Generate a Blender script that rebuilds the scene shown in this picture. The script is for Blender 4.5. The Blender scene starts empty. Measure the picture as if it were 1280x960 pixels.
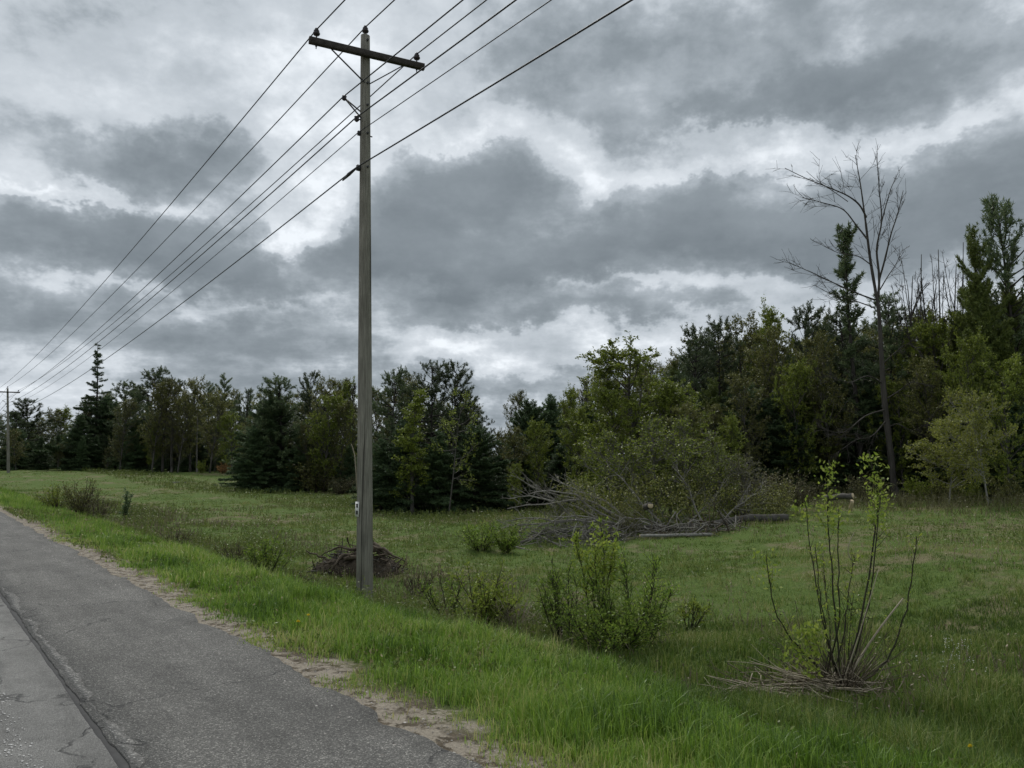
import bpy, math, random
import numpy as np
from mathutils import Vector
R = math.radians
SC = bpy.context.scene
COL = SC.collection

# ------------------------------------------------------------------ camera
F = 950.0                                   # focal length in photograph pixels (1280 wide)
PITCH = math.atan(95 / F)
EYE = 1.6
cam_d = bpy.data.cameras.new('camera')
cam_d.sensor_width = 36.0
cam_d.lens = 36.0 * F / 1280.0
cam_d.clip_start = 0.05
cam_d.clip_end = 6000
cam = bpy.data.objects.new('camera', cam_d)
COL.objects.link(cam)
cam.location = (0, 0, EYE)
cam.rotation_euler = (math.pi / 2 + PITCH, 0, 0)
SC.camera = cam
SC.render.resolution_x, SC.render.resolution_y = 1024, 768

CP, SP = math.cos(PITCH), math.sin(PITCH)
def ray(px, py):
    a, b = (px - 640) / F, (480 - py) / F
    return np.array([a, CP - b * SP, SP + b * CP])
def at(px, py, Y):
    """world point on the line of sight of a photograph pixel at forward distance Y"""
    d = ray(px, py)
    return np.array([0, 0, EYE]) + d * (Y / d[1])

# ------------------------------------------------------------------ colour management, sun
vs = SC.view_settings
vs.view_transform = 'Standard'
vs.look = 'None'
vs.exposure = 0.80
vs.gamma = 1.0
SC.cycles.use_denoising = True
SC.cycles.max_bounces = 6
SC.cycles.diffuse_bounces = 3
SC.cycles.transparent_max_bounces = 4
SUN_EL, SUN_AZ = R(52), R(-12)              # azimuth from the view direction, to the left
sun_d = bpy.data.lights.new('sun', 'SUN')
sun_d.energy = 1.5
sun_d.angle = R(25)
sun_d.color = (1.0, 0.97, 0.92)
sun = bpy.data.objects.new('sun', sun_d)
COL.objects.link(sun)
sd = Vector((math.sin(SUN_AZ) * math.cos(SUN_EL), math.cos(SUN_AZ) * math.cos(SUN_EL), math.sin(SUN_EL)))
sun.rotation_euler = sd.to_track_quat('Z', 'Y').to_euler()

# ------------------------------------------------------------------ small node language
class NV:
    """a node socket with arithmetic"""
    def __init__(self, nt, s): self.nt, self.s = nt, s
    def op(self, o, *a):
        n = self.nt.nodes.new('ShaderNodeMath'); n.operation = o
        for i, v in enumerate((self,) + a):
            if isinstance(v, NV): self.nt.links.new(v.s, n.inputs[i])
            else: n.inputs[i].default_value = v
        return NV(self.nt, n.outputs[0])
    def __add__(self, o): return self.op('ADD', o)
    def __sub__(self, o): return self.op('SUBTRACT', o)
    def __mul__(self, o): return self.op('MULTIPLY', o)
    def __truediv__(self, o): return self.op('DIVIDE', o)
    __radd__ = __add__
    __rmul__ = __mul__
    def clamp(self): return self.op('MINIMUM', 1.0).op('MAXIMUM', 0.0)
def smooth(nt, v, a, b):
    n = nt.nodes.new('ShaderNodeMapRange'); n.interpolation_type = 'SMOOTHSTEP'
    nt.links.new(v.s, n.inputs[0]); n.inputs[1].default_value = a; n.inputs[2].default_value = b
    return NV(nt, n.outputs[0])
def noise(nt, vec, scale, detail=4, rough=.55, dist=0.0, out=0):
    n = nt.nodes.new('ShaderNodeTexNoise')
    n.inputs['Scale'].default_value = scale; n.inputs['Detail'].default_value = detail
    n.inputs['Roughness'].default_value = rough; n.inputs['Distortion'].default_value = dist
    if vec is not None: nt.links.new(vec, n.inputs['Vector'])
    return NV(nt, n.outputs[out])
def ramp(nt, fac, stops, interp='LINEAR'):
    n = nt.nodes.new('ShaderNodeValToRGB'); n.color_ramp.interpolation = interp
    e = n.color_ramp.elements
    while len(e) < len(stops): e.new(0.5)
    for el, (p, c) in zip(e, stops):
        el.position = p; el.color = (*c, 1) if len(c) == 3 else c
    nt.links.new(fac.s, n.inputs[0])
    return n.outputs[0]
def mixc(nt, fac, a, b, mode='MIX'):
    n = nt.nodes.new('ShaderNodeMix'); n.data_type = 'RGBA'; n.blend_type = mode
    for v, i in ((fac, 0), (a, 6), (b, 7)):
        if isinstance(v, NV): nt.links.new(v.s, n.inputs[i])
        elif isinstance(v, bpy.types.NodeSocket): nt.links.new(v, n.inputs[i])
        elif isinstance(v, tuple): n.inputs[i].default_value = (*v, 1)
        else: n.inputs[i].default_value = v
    return n.outputs[2]
def combine(nt, x, y, z):
    n = nt.nodes.new('ShaderNodeCombineXYZ')
    for i, v in enumerate((x, y, z)):
        if isinstance(v, NV): nt.links.new(v.s, n.inputs[i])
        else: n.inputs[i].default_value = v
    return n.outputs[0]

# ------------------------------------------------------------------ sky: Nishita behind a broken stratocumulus deck
world = bpy.data.worlds.new('World')
SC.world = world
world.use_nodes = True
wt = world.node_tree
wt.nodes.clear()
sky = wt.nodes.new('ShaderNodeTexSky'); sky.sky_type = 'NISHITA'; sky.sun_disc = False
sky.sun_elevation = SUN_EL; sky.sun_rotation = SUN_AZ
tc = wt.nodes.new('ShaderNodeTexCoord')
sep = wt.nodes.new('ShaderNodeSeparateXYZ'); wt.links.new(tc.outputs['Generated'], sep.inputs[0])
dx, dy, dz = (NV(wt, sep.outputs[i]) for i in range(3))
az = dx.op('ARCTAN2', dy)
el = dz.op('ARCSINE')
hz = dz.op('MAXIMUM', 0.0) + 0.22
plane = combine(wt, dx / hz, dy / hz, 0.0)              # the flat cloud base seen in perspective
def shifted(k, sx=1.0, sy=1.0): return combine(wt, dx / hz * sx, dy / hz * sy, k)
sphere = tc.outputs['Generated']
wa1 = noise(wt, sphere, 5.0, 6, .68)
wa2 = noise(wt, combine(wt, dx + 5.1, dy + 2.3, dz * 1.3 + 1.7), 5.0, 6, .68)
warp = combine(wt, az + (wa1 - 0.5) * 0.20, el + (wa2 - 0.5) * 0.17, 0.0)
# cloud masses: (centre x, y, half width, half height in photograph pixels, weight); +dark, -bright
MASS = [
 (205, 185, 105, 36, 1.1), (70, 285, 170, 42, 1.05), (240, 300, 90, 36, .9), (345, 345, 85, 36, .85), (30, 385, 170, 30, .6), (280, 412, 150, 22, .6), (450, 425, 110, 16, .45), (25, 45, 70, 35, .35),
 (520, 240, 75, 55, 1.0), (625, 240, 85, 55, 1.1), (480, 325, 75, 42, .95), (610, 330, 110, 40, .95), (730, 330, 80, 34, .8), (830, 265, 85, 50, 1.1), (930, 295, 100, 50, 1.0), (1040, 290, 100, 50, .85), (650, 392, 170, 16, .6),
 (860, 385, 120, 17, .65), (940, 110, 95, 36, .75), (1070, 95, 100, 38, .7), (1200, 60, 120, 50, .6), (1220, 235, 130, 66, .95), (760, 45, 80, 36, .6), (870, 50, 80, 36, .5), (800, 130, 70, 36, .55), (700, 95, 60, 36, .35),
 (640, 478, 300, 14, .3), (200, 455, 260, 28, .5), (900, 455, 240, 24, .4), (520, 470, 160, 22, .4), (1180, 440, 140, 50, .5), (1150, 300, 70, 30, .5),
 (150, 75, 210, 60, -.5), (390, 120, 110, 70, -.7), (395, 235, 40, 45, -.75), (400, 290, 34, 28, -.9), (600, 165, 90, 20, -.8), (715, 205, 45, 30, -.6), (748, 240, 26, 32, -.85), (955, 185, 60, 30, -.85), (900, 160, 40, 20, -.5),
 (1110, 185, 100, 18, -.8), (1020, 60, 60, 14, -.3), (40, 228, 70, 14, -.7), (150, 245, 80, 10, -.5), (362, 312, 30, 24, -1.0), (140, 355, 120, 9, -.45), (700, 440, 240, 26, -.75), (960, 372, 90, 18, -.8), (760, 360, 80, 9, -.5), (1120, 395, 120, 30, -.7), (90, 480, 200, 30, -.45),
 (330, 385, 90, 9, -.4), (550, 430, 70, 14, -.5), (860, 110, 40, 14, -.35), (880, 205, 70, 12, -.5),
]
def vmath(op, *v):
    n = wt.nodes.new('ShaderNodeVectorMath'); n.operation = op
    for i, q in enumerate(v):
        if isinstance(q, tuple): n.inputs[i].default_value = q
        else: wt.links.new(q, n.inputs[i])
    return n.outputs['Value' if op == 'DOT_PRODUCT' else 'Vector']
dens = dz * 0.0
under = dz * 0.0                                       # bases of the dark masses, away from their lit tops
for (mx, my, hw, hh, wgt) in MASS:
    d = ray(mx, my); d = d / np.linalg.norm(d)
    a0, e0 = math.atan2(d[0], d[1]), math.asin(d[2])
    ku, kv = F * math.cos(e0) / hw, F / hh
    q = vmath('MULTIPLY_ADD', warp, (ku, kv, 0), (-a0 * ku, -e0 * kv, 0))
    r2 = NV(wt, vmath('DOT_PRODUCT', q, q))
    pw = wt.nodes.new('ShaderNodeMath'); pw.operation = 'POWER'; pw.inputs[0].default_value = math.exp(-1); wt.links.new(r2.s, pw.inputs[1])
    dens = NV(wt, pw.outputs[0]).op('MULTIPLY_ADD', wgt, dens)
    if wgt > .5:
        sq = wt.nodes.new('ShaderNodeSeparateXYZ'); wt.links.new(q, sq.inputs[0])
        under = (NV(wt, sq.outputs[1]) * -wgt).op('MULTIPLY_ADD', NV(wt, pw.outputs[0]), under)
f1 = noise(wt, shifted(0.0), 2.9, 5, .6)
f2 = noise(wt, combine(wt, dx, dy, dz * 1.4), 10.0, 7, .61)
mass = dens * .66 + (f1 - .5) * .95 + (f2 - .5) * .90 - .02
body = smooth(wt, mass, -.08, .24)                       # where the deck is thick
tex = (f2 - .5) * .38 + (f1 - .5) * .55
D = body * .27 + tex + .26 + under * .16 + smooth(wt, mass, .10, .80) * .30 + smooth(wt, mass, -.10, -.75) * -.22
K = 9.3                                               # the Background below works at strength 0.1
cl = ramp(wt, D.clamp(), [
    (0.0, (.555, .585, .615)), (.12, (.44, .472, .505)), (.27, (.345, .377, .409)), (.46, (.252, .282, .31)),
    (.68, (.174, .20, .222)), (1.0, (.12, .141, .159))])
up = mixc(wt, 1.0, cl, (K, K, K), 'MULTIPLY')
skymix = mixc(wt, smooth(wt, D, -.15, .12) * .06 + .94, sky.outputs[0], up)   # hardly any clear sky shows
bg = wt.nodes.new('ShaderNodeBackground'); bg.inputs[1].default_value = 0.1
wt.links.new(skymix, bg.inputs[0])
wo = wt.nodes.new('ShaderNodeOutputWorld'); wt.links.new(bg.outputs[0], wo.inputs[0])
world.cycles.sampling_method = 'NONE'

# ------------------------------------------------------------------ mesh helpers
rng = np.random.default_rng(7)
def unit(v):
    v = np.asarray(v, float)
    return v / np.maximum(np.linalg.norm(v, axis=-1, keepdims=True), 1e-9)
class MB:
    def __init__(self): self.v, self.q, self.t, self.n, self.a = [], [], [], 0, []
    def add(self, v, q=None, t=None, tint=None):
        v = np.asarray(v, float).reshape(-1, 3)
        if q is not None and len(q): self.q.append(np.asarray(q).reshape(-1, 4) + self.n)
        if t is not None and len(t): self.t.append(np.asarray(t).reshape(-1, 3) + self.n)
        self.v.append(v); self.n += len(v)
        self.a.append(np.full(len(v), .5) if tint is None else np.broadcast_to(tint, (len(v),)))
        return self
    def tube(self, P, rad, k=6, cap=True, tint=None):
        P = np.asarray(P, float); n = len(P)
        rad = np.broadcast_to(np.asarray(rad, float), (n,))
        T = unit(np.gradient(P, axis=0))
        ref = np.array([0, 0, 1.0]) if abs(T[:, 2]).mean() < .85 else np.array([1.0, 0, 0])
        A = unit(np.cross(T, ref)); B = np.cross(T, A)
        an = np.arange(k) * 2 * math.pi / k
        V = P[:, None] + rad[:, None, None] * (A[:, None] * np.cos(an)[None, :, None] + B[:, None] * np.sin(an)[None, :, None])
        i = np.arange(n - 1)[:, None] * k; j = np.arange(k)[None]; j2 = (j + 1) % k
        Q = np.stack([i + j, i + j2, i + k + j2, i + k + j], -1).reshape(-1, 4)
        V = V.reshape(-1, 3); t = []
        if cap:
            V = np.vstack([V, P[:1], P[-1:]])
            for m in range(k):
                t.append((n * k, (m + 1) % k, m)); t.append((n * k + 1, (n - 1) * k + m, (n - 1) * k + (m + 1) % k))
        return self.add(V, Q, t, tint)
    def box(self, c, sx, sy, sz, ax=(1, 0, 0), ay=(0, 1, 0), az_=(0, 0, 1)):
        c = np.asarray(c, float); ax, ay, az_ = (np.asarray(a, float) for a in (ax, ay, az_))
        V = [c + ax * sx * i / 2 + ay * sy * j / 2 + az_ * sz * k / 2 for i in (-1, 1) for j in (-1, 1) for k in (-1, 1)]
        return self.add(V, [(0, 1, 3, 2), (4, 6, 7, 5), (0, 4, 5, 1), (2, 3, 7, 6), (0, 2, 6, 4), (1, 5, 7, 3)])
    def leaves(self, P, D, L, W, r, quad=True):
        """one diamond (or one blade) per leaf"""
        P = np.asarray(P, float); D = unit(D); n = len(P)
        S = unit(np.cross(D, r.normal(size=(n, 3))))
        L = np.broadcast_to(L, (n,))[:, None]; W = np.broadcast_to(W, (n,))[:, None]
        tint = r.random(n)
        if quad:
            V = np.stack([P, P + D * L * .45 + S * W / 2, P + D * L, P + D * L * .45 - S * W / 2], 1)
            self.add(V, q=np.arange(4 * n).reshape(-1, 4), tint=np.repeat(tint, 4))
        else:
            V = np.stack([P - S * W / 2, P + S * W / 2, P + D * L], 1)
            self.add(V, t=np.arange(3 * n).reshape(-1, 3), tint=np.repeat(tint, 3))
        return self
    def mesh(self, name, mat, smooth_=False):
        me = bpy.data.meshes.new(name)
        V = np.vstack(self.v)
        q = np.vstack(self.q) if self.q else np.zeros((0, 4), int)
        t = np.vstack(self.t) if self.t else np.zeros((0, 3), int)
        me.vertices.add(len(V)); me.vertices.foreach_set('co', V.astype(np.float32).ravel())
        nl = q.size + t.size
        me.loops.add(nl); me.loops.foreach_set('vertex_index', np.concatenate([q.ravel(), t.ravel()]).astype(np.int32))
        me.polygons.add(len(q) + len(t))
        st = np.concatenate([np.arange(len(q)) * 4, q.size + np.arange(len(t)) * 3]).astype(np.int32)
        me.polygons.foreach_set('loop_start', st)
        at_ = me.attributes.new('tint', 'FLOAT', 'POINT')
        at_.data.foreach_set('value', np.concatenate(self.a).astype(np.float32))
        if smooth_: me.polygons.foreach_set('use_smooth', np.ones(len(q) + len(t), bool))
        me.update(calc_edges=True)
        me.materials.append(mat)
        return me
    def build(self, name, mat, parent=None, smooth_=False):
        return link(name, self.mesh(name, mat, smooth_), parent)
def link(name, me, parent=None):
    o = bpy.data.objects.new(name, me); COL.objects.link(o)
    if parent is not None: o.parent = parent
    return o
def tag(o, label=None, cat=None, group=None, kind=None):
    for k, v in (('label', label), ('category', cat), ('group', group), ('kind', kind)):
        if v: o[k] = v
    return o
def empty(name, loc, rz=0.0, sc=(1, 1, 1)):
    o = bpy.data.objects.new(name, None); COL.objects.link(o)
    o.empty_display_size = .2
    o.location = loc; o.rotation_euler = (0, 0, rz); o.scale = sc
    return o

# ------------------------------------------------------------------ materials
def mat(name):
    m = bpy.data.materials.new(name); m.use_nodes = True
    nt = m.node_tree; b = nt.nodes['Principled BSDF']
    return m, nt, b
def objvec(nt):
    return nt.nodes.new('ShaderNodeTexCoord').outputs['Object']
def attr(nt, name):
    n = nt.nodes.new('ShaderNodeAttribute'); n.attribute_name = name
    return NV(nt, n.outputs['Fac'])
def bump(nt, b, h, dist, strength=1.0):
    n = nt.nodes.new('ShaderNodeBump'); n.inputs['Distance'].default_value = dist; n.inputs['Strength'].default_value = strength
    nt.links.new(h.s, n.inputs['Height']); nt.links.new(n.outputs[0], b.inputs['Normal'])
def leaf_mat(name, cols, trans=.3, objvar=.35, rough=.6, spec=.25):
    m, nt, b = mat(name)
    c = ramp(nt, attr(nt, 'tint'), [(i / (len(cols) - 1), c) for i, c in enumerate(cols)])
    oi = nt.nodes.new('ShaderNodeObjectInfo')
    v = NV(nt, oi.outputs['Random']) * objvar + (1 - objvar / 2)
    c = mixc(nt, 1.0, c, combine(nt, v, v, v), 'MULTIPLY')
    nt.links.new(c, b.inputs['Base Color'])
    b.inputs['Roughness'].default_value = rough; b.inputs['Specular IOR Level'].default_value = spec
    tr = nt.nodes.new('ShaderNodeBsdfTranslucent'); nt.links.new(c, tr.inputs[0])
    mx = nt.nodes.new('ShaderNodeMixShader'); mx.inputs[0].default_value = trans
    nt.links.new(b.outputs[0], mx.inputs[1]); nt.links.new(tr.outputs[0], mx.inputs[2])
    nt.links.new(mx.outputs[0], nt.nodes['Material Output'].inputs[0])
    return m
def bark_mat(name, c0, c1, scale=6.0, zs=.25, depth=.02):
    m, nt, b = mat(name)
    mp = nt.nodes.new('ShaderNodeMapping'); mp.inputs['Scale'].default_value = (1, 1, zs)
    nt.links.new(objvec(nt), mp.inputs[0])
    n1 = noise(nt, mp.outputs[0], scale, 6, .65)
    nt.links.new(ramp(nt, n1, [(.3, c0), (.7, c1)]), b.inputs['Base Color'])
    b.inputs['Roughness'].default_value = .9; b.inputs['Specular IOR Level'].default_value = .15
    bump(nt, b, n1, depth)
    return m
def plain(name, c, rough=.6, metal=0.0, var=.25, scale=20):
    m, nt, b = mat(name)
    n1 = noise(nt, objvec(nt), scale, 4, .6)
    lo = tuple(x * (1 - var) for x in c); hi = tuple(min(1, x * (1 + var)) for x in c)
    nt.links.new(ramp(nt, n1, [(.3, lo), (.7, hi)]), b.inputs['Base Color'])
    b.inputs['Roughness'].default_value = rough; b.inputs['Metallic'].default_value = metal
    b.inputs['Specular IOR Level'].default_value = .3
    return m

M = {}
M['spruce'] = leaf_mat('spruce_needles', [(.035, .066, .03), (.072, .118, .052), (.13, .175, .072)], .28, .6, .5, .3)
M['pine'] = leaf_mat('pine_needles', [(.042, .068, .032), (.084, .12, .054), (.14, .17, .074)], .28, .6, .5, .3)
M['greenneedle'] = leaf_mat('fresh_green_needles', [(.058, .085, .022), (.115, .15, .036), (.19, .22, .055)], .3, .4, .5, .3)
M['lush'] = leaf_mat('yellow_green_leaves', [(.08, .115, .016), (.165, .215, .028), (.28, .32, .055)], .42, .4, .45, .3)
M['olive'] = leaf_mat('olive_leaves', [(.065, .074, .022), (.125, .135, .034), (.20, .20, .06)], .38, .5, .45, .3)
M['pale'] = leaf_mat('pale_yellow_leaves', [(.12, .145, .025), (.22, .245, .042), (.33, .335, .08)], .42, .3, .45, .3)
M['willow'] = leaf_mat('willow_leaves', [(.08, .145, .02), (.165, .25, .035), (.27, .35, .065)], .38, .3, .5, .2)
M['budding'] = leaf_mat('budding_leaves', [(.12, .18, .024), (.21, .275, .04), (.30, .345, .07)], .42, .3, .5, .2)
M['rust'] = leaf_mat('rust_leaves', [(.24, .125, .05), (.38, .21, .085), (.28, .19, .08)], .25, .2)
M['brownleaf'] = leaf_mat('brown_grey_leaves', [(.08, .075, .04), (.13, .12, .06), (.155, .165, .055)], .28, .3, .5, .3)
M['bark_dark'] = bark_mat('conifer_bark', (.022, .02, .018), (.06, .054, .048))
M['bark_grey'] = bark_mat('grey_bark', (.05, .047, .042), (.12, .112, .10))
M['bark_dead'] = bark_mat('weathered_bark', (.085, .08, .072), (.20, .19, .17), 4.0)
M['limb_pale'] = bark_mat('bleached_limb_bark', (.12, .112, .098), (.30, .285, .25), 5.0)
M['bark_snag'] = bark_mat('dark_dead_bark', (.034, .031, .027), (.088, .08, .07), 5.0)
M['bark_pale'] = bark_mat('pale_bark', (.17, .165, .145), (.32, .31, .28), 8.0)
M['twig_red'] = bark_mat('twig_bark', (.03, .024, .018), (.075, .06, .045), 12)
M['stem_dark'] = bark_mat('dark_stem_bark', (.022, .024, .014), (.06, .06, .038), 14)
M['drystick'] = bark_mat('dry_stick', (.22, .19, .14), (.42, .37, .28), 10)
M['root'] = bark_mat('root_wood', (.045, .035, .025), (.14, .115, .085), 9)
M['cutwood'] = plain('fresh_cut_wood', (.52, .42, .28), .8, 0, .2, 25)
M['metal_dark'] = plain('dark_galvanised_steel', (.05, .052, .055), .55, .5)
M['porcelain'] = plain('dark_porcelain', (.035, .03, .032), .25)
M['wire'] = plain('weathered_wire', (.03, .031, .033), .6, 0, .1)
M['white'] = plain('white_tag', (.72, .72, .69), .5, 0, .08)
M['black'] = plain('black_numerals', (.02, .02, .02), .6, 0, .05)

# ------------------------------------------------------------------ the lie of the land
UA = R(38.5)
U = np.array([-math.sin(UA), math.cos(UA)])          # along the road, away
N = np.array([math.cos(UA), math.sin(UA)])           # across the road, towards the field
def st(x, y): return N[0] * x + N[1] * y, U[0] * x + U[1] * y
def xy(s, t): return N[0] * s + U[0] * t, N[1] * s + U[1] * t
def vnoise(x, y, seed=0):
    x = np.asarray(x, float); y = np.asarray(y, float)
    xi = np.floor(x).astype(np.int64); yi = np.floor(y).astype(np.int64)
    def h(a, b):
        k = (a * 374761393 + b * 668265263 + seed * 974711) & 0xffffffff
        k = ((k ^ (k >> 13)) * 1274126177) & 0xffffffff
        return ((k ^ (k >> 16)) & 0xffff) / 65535.0
    fx = x - xi; fy = y - yi; fx = fx * fx * (3 - 2 * fx); fy = fy * fy * (3 - 2 * fy)
    return (h(xi, yi) * (1 - fx) + h(xi + 1, yi) * fx) * (1 - fy) + (h(xi, yi + 1) * (1 - fx) + h(xi + 1, yi + 1) * fx) * fy
def fbm(x, y, seed=0, o=4):
    r = 0; a = .5
    for i in range(o):
        r = r + a * vnoise(np.asarray(x) * 2 ** i, np.asarray(y) * 2 ** i, seed + i); a *= .5
    return r / (1 - .5 ** o)
CTRL = np.array([at(*c) for c in [
    (520, 641, 36), (600, 640, 36), (330, 613, 55), (410, 615, 54), (150, 586, 95), (20, 588, 92), (250, 590, 88), (690, 624, 44), (800, 670, 24),
    (980, 652, 24), (1118, 624, 34), (1235, 635, 26), (1290, 700, 13), (1050, 880, 7.2), (765, 830, 9.1), (610, 797, 10.5), (330, 730, 15.2), (95, 658, 27),
    (455, 762, 13.7), (440, 714, 17.3), (660, 690, 20.5), (0, 582, 160), (1400, 640, 30), (900, 585, 90), (1200, 960, 5.6)]])
def smoothstep(a, b, v):
    u = np.clip((v - a) / (b - a), 0, 1); return u * u * (3 - 2 * u)
def ground(x, y):
    x = np.asarray(x, float); y = np.asarray(y, float)
    s, t = st(x, y)
    num = 0; den = 0
    for c in CTRL:
        w = 1 / ((x - c[0]) ** 2 + (y - c[1]) ** 2 + 5) ** 1.6
        num = num + w * c[2]; den = den + w
    field = num / den
    far = smoothstep(120, 400, np.hypot(x, y))
    field = field * (1 - far) + far * .8
    field = field + (fbm(x * .35, y * .35, 3) - .5) * .30 + (fbm(x * 2.0, y * 2.0, 9, 2) - .5) * .09
    verge = -.015 - .13 * smoothstep(2.5, 4.1, s) + (fbm(x * 1.3, y * 1.3, 5) - .5) * .06 * smoothstep(2.3, 3.0, s)
    b = smoothstep(3.9, 6.3, s)
    z = verge * (1 - b) + field * b
    left = smoothstep(-6.2, -9.0, s)
    z = np.where(s < 2.3, -.03 + (-.5 * left), z)
    return z
def on(px, Y):
    """ground point on a column of the photograph at forward distance Y"""
    x = (px - 640) / F * (Y * CP)
    for _ in range(3):
        z = float(ground(x, Y)); x = (px - 640) / F * (Y * CP + (z - EYE) * SP)
    return np.array([x, Y, float(ground(x, Y))])

def spaced(*segs):
    out = []
    for a, b, st_ in segs: out += list(np.arange(a, b, st_))
    return np.array(out + [segs[-1][1]])
gs = spaced((-900, -100, 80), (-100, -12, 8), (-12, -6, 1), (-6, 2, .8), (2, 7, .1), (7, 16, .3), (16, 40, .8), (40, 100, 4), (100, 1500, 70))
gt = spaced((-400, -40, 30), (-40, -6, 2), (-6, 20, .22), (20, 60, .6), (60, 140, 2), (140, 2000, 60))
S_, T_ = np.meshgrid(gs, gt, indexing='ij')
gx, gy = xy(S_, T_)
gz = ground(gx, gy)
ni, nj = S_.shape
ii = np.arange(ni - 1)[:, None] * nj; jj = np.arange(nj - 1)[None]
gq = np.stack([ii + jj, ii + nj + jj, ii + nj + jj + 1, ii + jj + 1], -1).reshape(-1, 4)
gm = MB().add(np.stack([gx, gy, gz], -1).reshape(-1, 3), gq, tint=S_.ravel())

def ground_mat():
    m, nt, b = mat('field_and_verge_soil')
    ov = objvec(nt)
    s = attr(nt, 'tint')
    n_big = noise(nt, ov, .22, 5, .6)
    n_mid = noise(nt, ov, 1.4, 6, .65)
    n_fine = noise(nt, ov, 22.0, 6, .7)
    turf = ramp(nt, n_fine, [(.25, (.03, .05, .01)), (.5, (.07, .11, .024)), (.75, (.13, .17, .045))])
    dry = ramp(nt, n_fine, [(.3, (.09, .075, .042)), (.7, (.22, .185, .115))])
    c = mixc(nt, smooth(nt, n_mid * .5 + n_big * .5, .49, .60) * .8, turf, dry)
    sand = ramp(nt, noise(nt, ov, 60.0, 4, .7), [(.3, (.18, .155, .12)), (.7, (.36, .32, .26))])
    dirt = ramp(nt, n_fine, [(.35, (.05, .042, .03)), (.65, (.13, .105, .075))])
    edge = smooth(nt, s + (n_mid - .5) * 1.2, 3.12, 2.74)
    c = mixc(nt, edge, c, dirt)
    edge2 = smooth(nt, s + (noise(nt, ov, 2.0, 6, .7) - .5) * 1.6, 2.92, 2.68) * smooth(nt, noise(nt, ov, 9.0, 6, .75), .42, .52)
    c = mixc(nt, edge2, c, sand)
    nt.links.new(c, b.inputs['Base Color'])
    b.inputs['Roughness'].default_value = .95; b.inputs['Specular IOR Level'].default_value = .1
    bump(nt, b, n_fine * .6 + noise(nt, ov, 90.0, 3, .6) * .4, .03)
    return m
tag(gm.build('ground', ground_mat(), None, True), kind='structure')

# ------------------------------------------------------------------ road: worn lane, tar seam, coarse paved shoulder
def strip(name, m, tv, left, right, z, thick=.05, rows=6):
    """a slab along the road between two offset functions, with skirts down its sides"""
    mb = MB(); tv = np.asarray(tv)
    l = left(tv); r = np.maximum(right(tv), l + .004)
    cols = [(l, z - thick)] + [(l + (r - l) * k / (rows - 1), z) for k in range(rows)] + [(r, z - thick)]
    V = []
    for (ss, zz) in cols:
        x, y = xy(ss, tv); V.append(np.stack([x, y, np.full_like(x, zz)], -1))
    V = np.stack(V, 0); a, n = V.shape[:2]
    i = np.arange(a - 1)[:, None] * n; j = np.arange(n - 1)[None]
    mb.add(V.reshape(-1, 3), np.stack([i + j, i + n + j, i + n + j + 1, i + j + 1], -1).reshape(-1, 4))
    return tag(mb.build(name, m), kind='structure')
tv = spaced((-80, -8, 3), (-8, 26, .07), (26, 70, .4), (70, 320, 5))
def asphalt(name, lo, hi, agg, stone, patch):
    m, nt, b = mat(name)
    ov = objvec(nt)
    v = nt.nodes.new('ShaderNodeTexVoronoi'); v.inputs['Scale'].default_value = agg
    nt.links.new(ov, v.inputs['Vector'])
    vc = nt.nodes.new('ShaderNodeSeparateColor'); nt.links.new(v.outputs['Color'], vc.inputs[0])
    g = NV(nt, vc.outputs[0])
    big = noise(nt, ov, .9, 6, .6)
    mid = noise(nt, ov, 5.0, 6, .7)
    c = ramp(nt, g, [(0, lo), (.55, tuple((a + b_) / 2 for a, b_ in zip(lo, hi))), (.86, hi), (1.0, stone)])
    rot = nt.nodes.new('ShaderNodeMapping'); rot.inputs['Rotation'].default_value = (0, 0, -UA); nt.links.new(ov, rot.inputs[0])
    stx = nt.nodes.new('ShaderNodeMapping'); stx.inputs['Scale'].default_value = (1, .12, 1); nt.links.new(rot.outputs[0], stx.inputs[0])
    streak = noise(nt, stx.outputs[0], 4.5, 5, .6)
    blot = smooth(nt, noise(nt, ov, 2.1, 5, .7), .60, .70)
    w = (big - .5) * patch + (mid - .5) * patch * .6 + (streak - .5) * 1.0 + 1.0 - blot * .22
    c = mixc(nt, 1.0, c, combine(nt, w, w, w * .985), 'MULTIPLY')
    # fine wandering cracks
    ck = nt.nodes.new('ShaderNodeTexVoronoi'); ck.feature = 'DISTANCE_TO_EDGE'; ck.inputs['Scale'].default_value = .42
    wv = nt.nodes.new('ShaderNodeVectorMath'); wv.operation = 'MULTIPLY_ADD'
    nn = nt.nodes.new('ShaderNodeTexNoise'); nn.inputs['Scale'].default_value = 2.2; nn.inputs['Detail'].default_value = 6
    nt.links.new(ov, nn.inputs['Vector'])
    nt.links.new(nn.outputs['Color'], wv.inputs[0]); wv.inputs[1].default_value = (.9, .9, .9); nt.links.new(ov, wv.inputs[2])
    nt.links.new(wv.outputs[0], ck.inputs['Vector'])
    crack = smooth(nt, NV(nt, ck.outputs['Distance']), .009, .002) * smooth(nt, mid, .40, .58)
    c = mixc(nt, crack * .7, c, (.03, .03, .03))
    nt.links.new(c, b.inputs['Base Color'])
    b.inputs['Roughness'].default_value = .82; b.inputs['Specular IOR Level'].default_value = .3
    bump(nt, b, NV(nt, v.outputs['Distance']) * -1.0 - crack * 2.0, .006, .9)
    return m, nt, b
SEAM = 1.0
jit = lambda k, a, sd: (lambda t: k + (fbm(t * 1.9, t * 0 + sd, sd, 5) - .5) * a + (fbm(t * 7.0, t * 0 + sd, sd + 3, 3) - .5) * a * .5)
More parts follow.
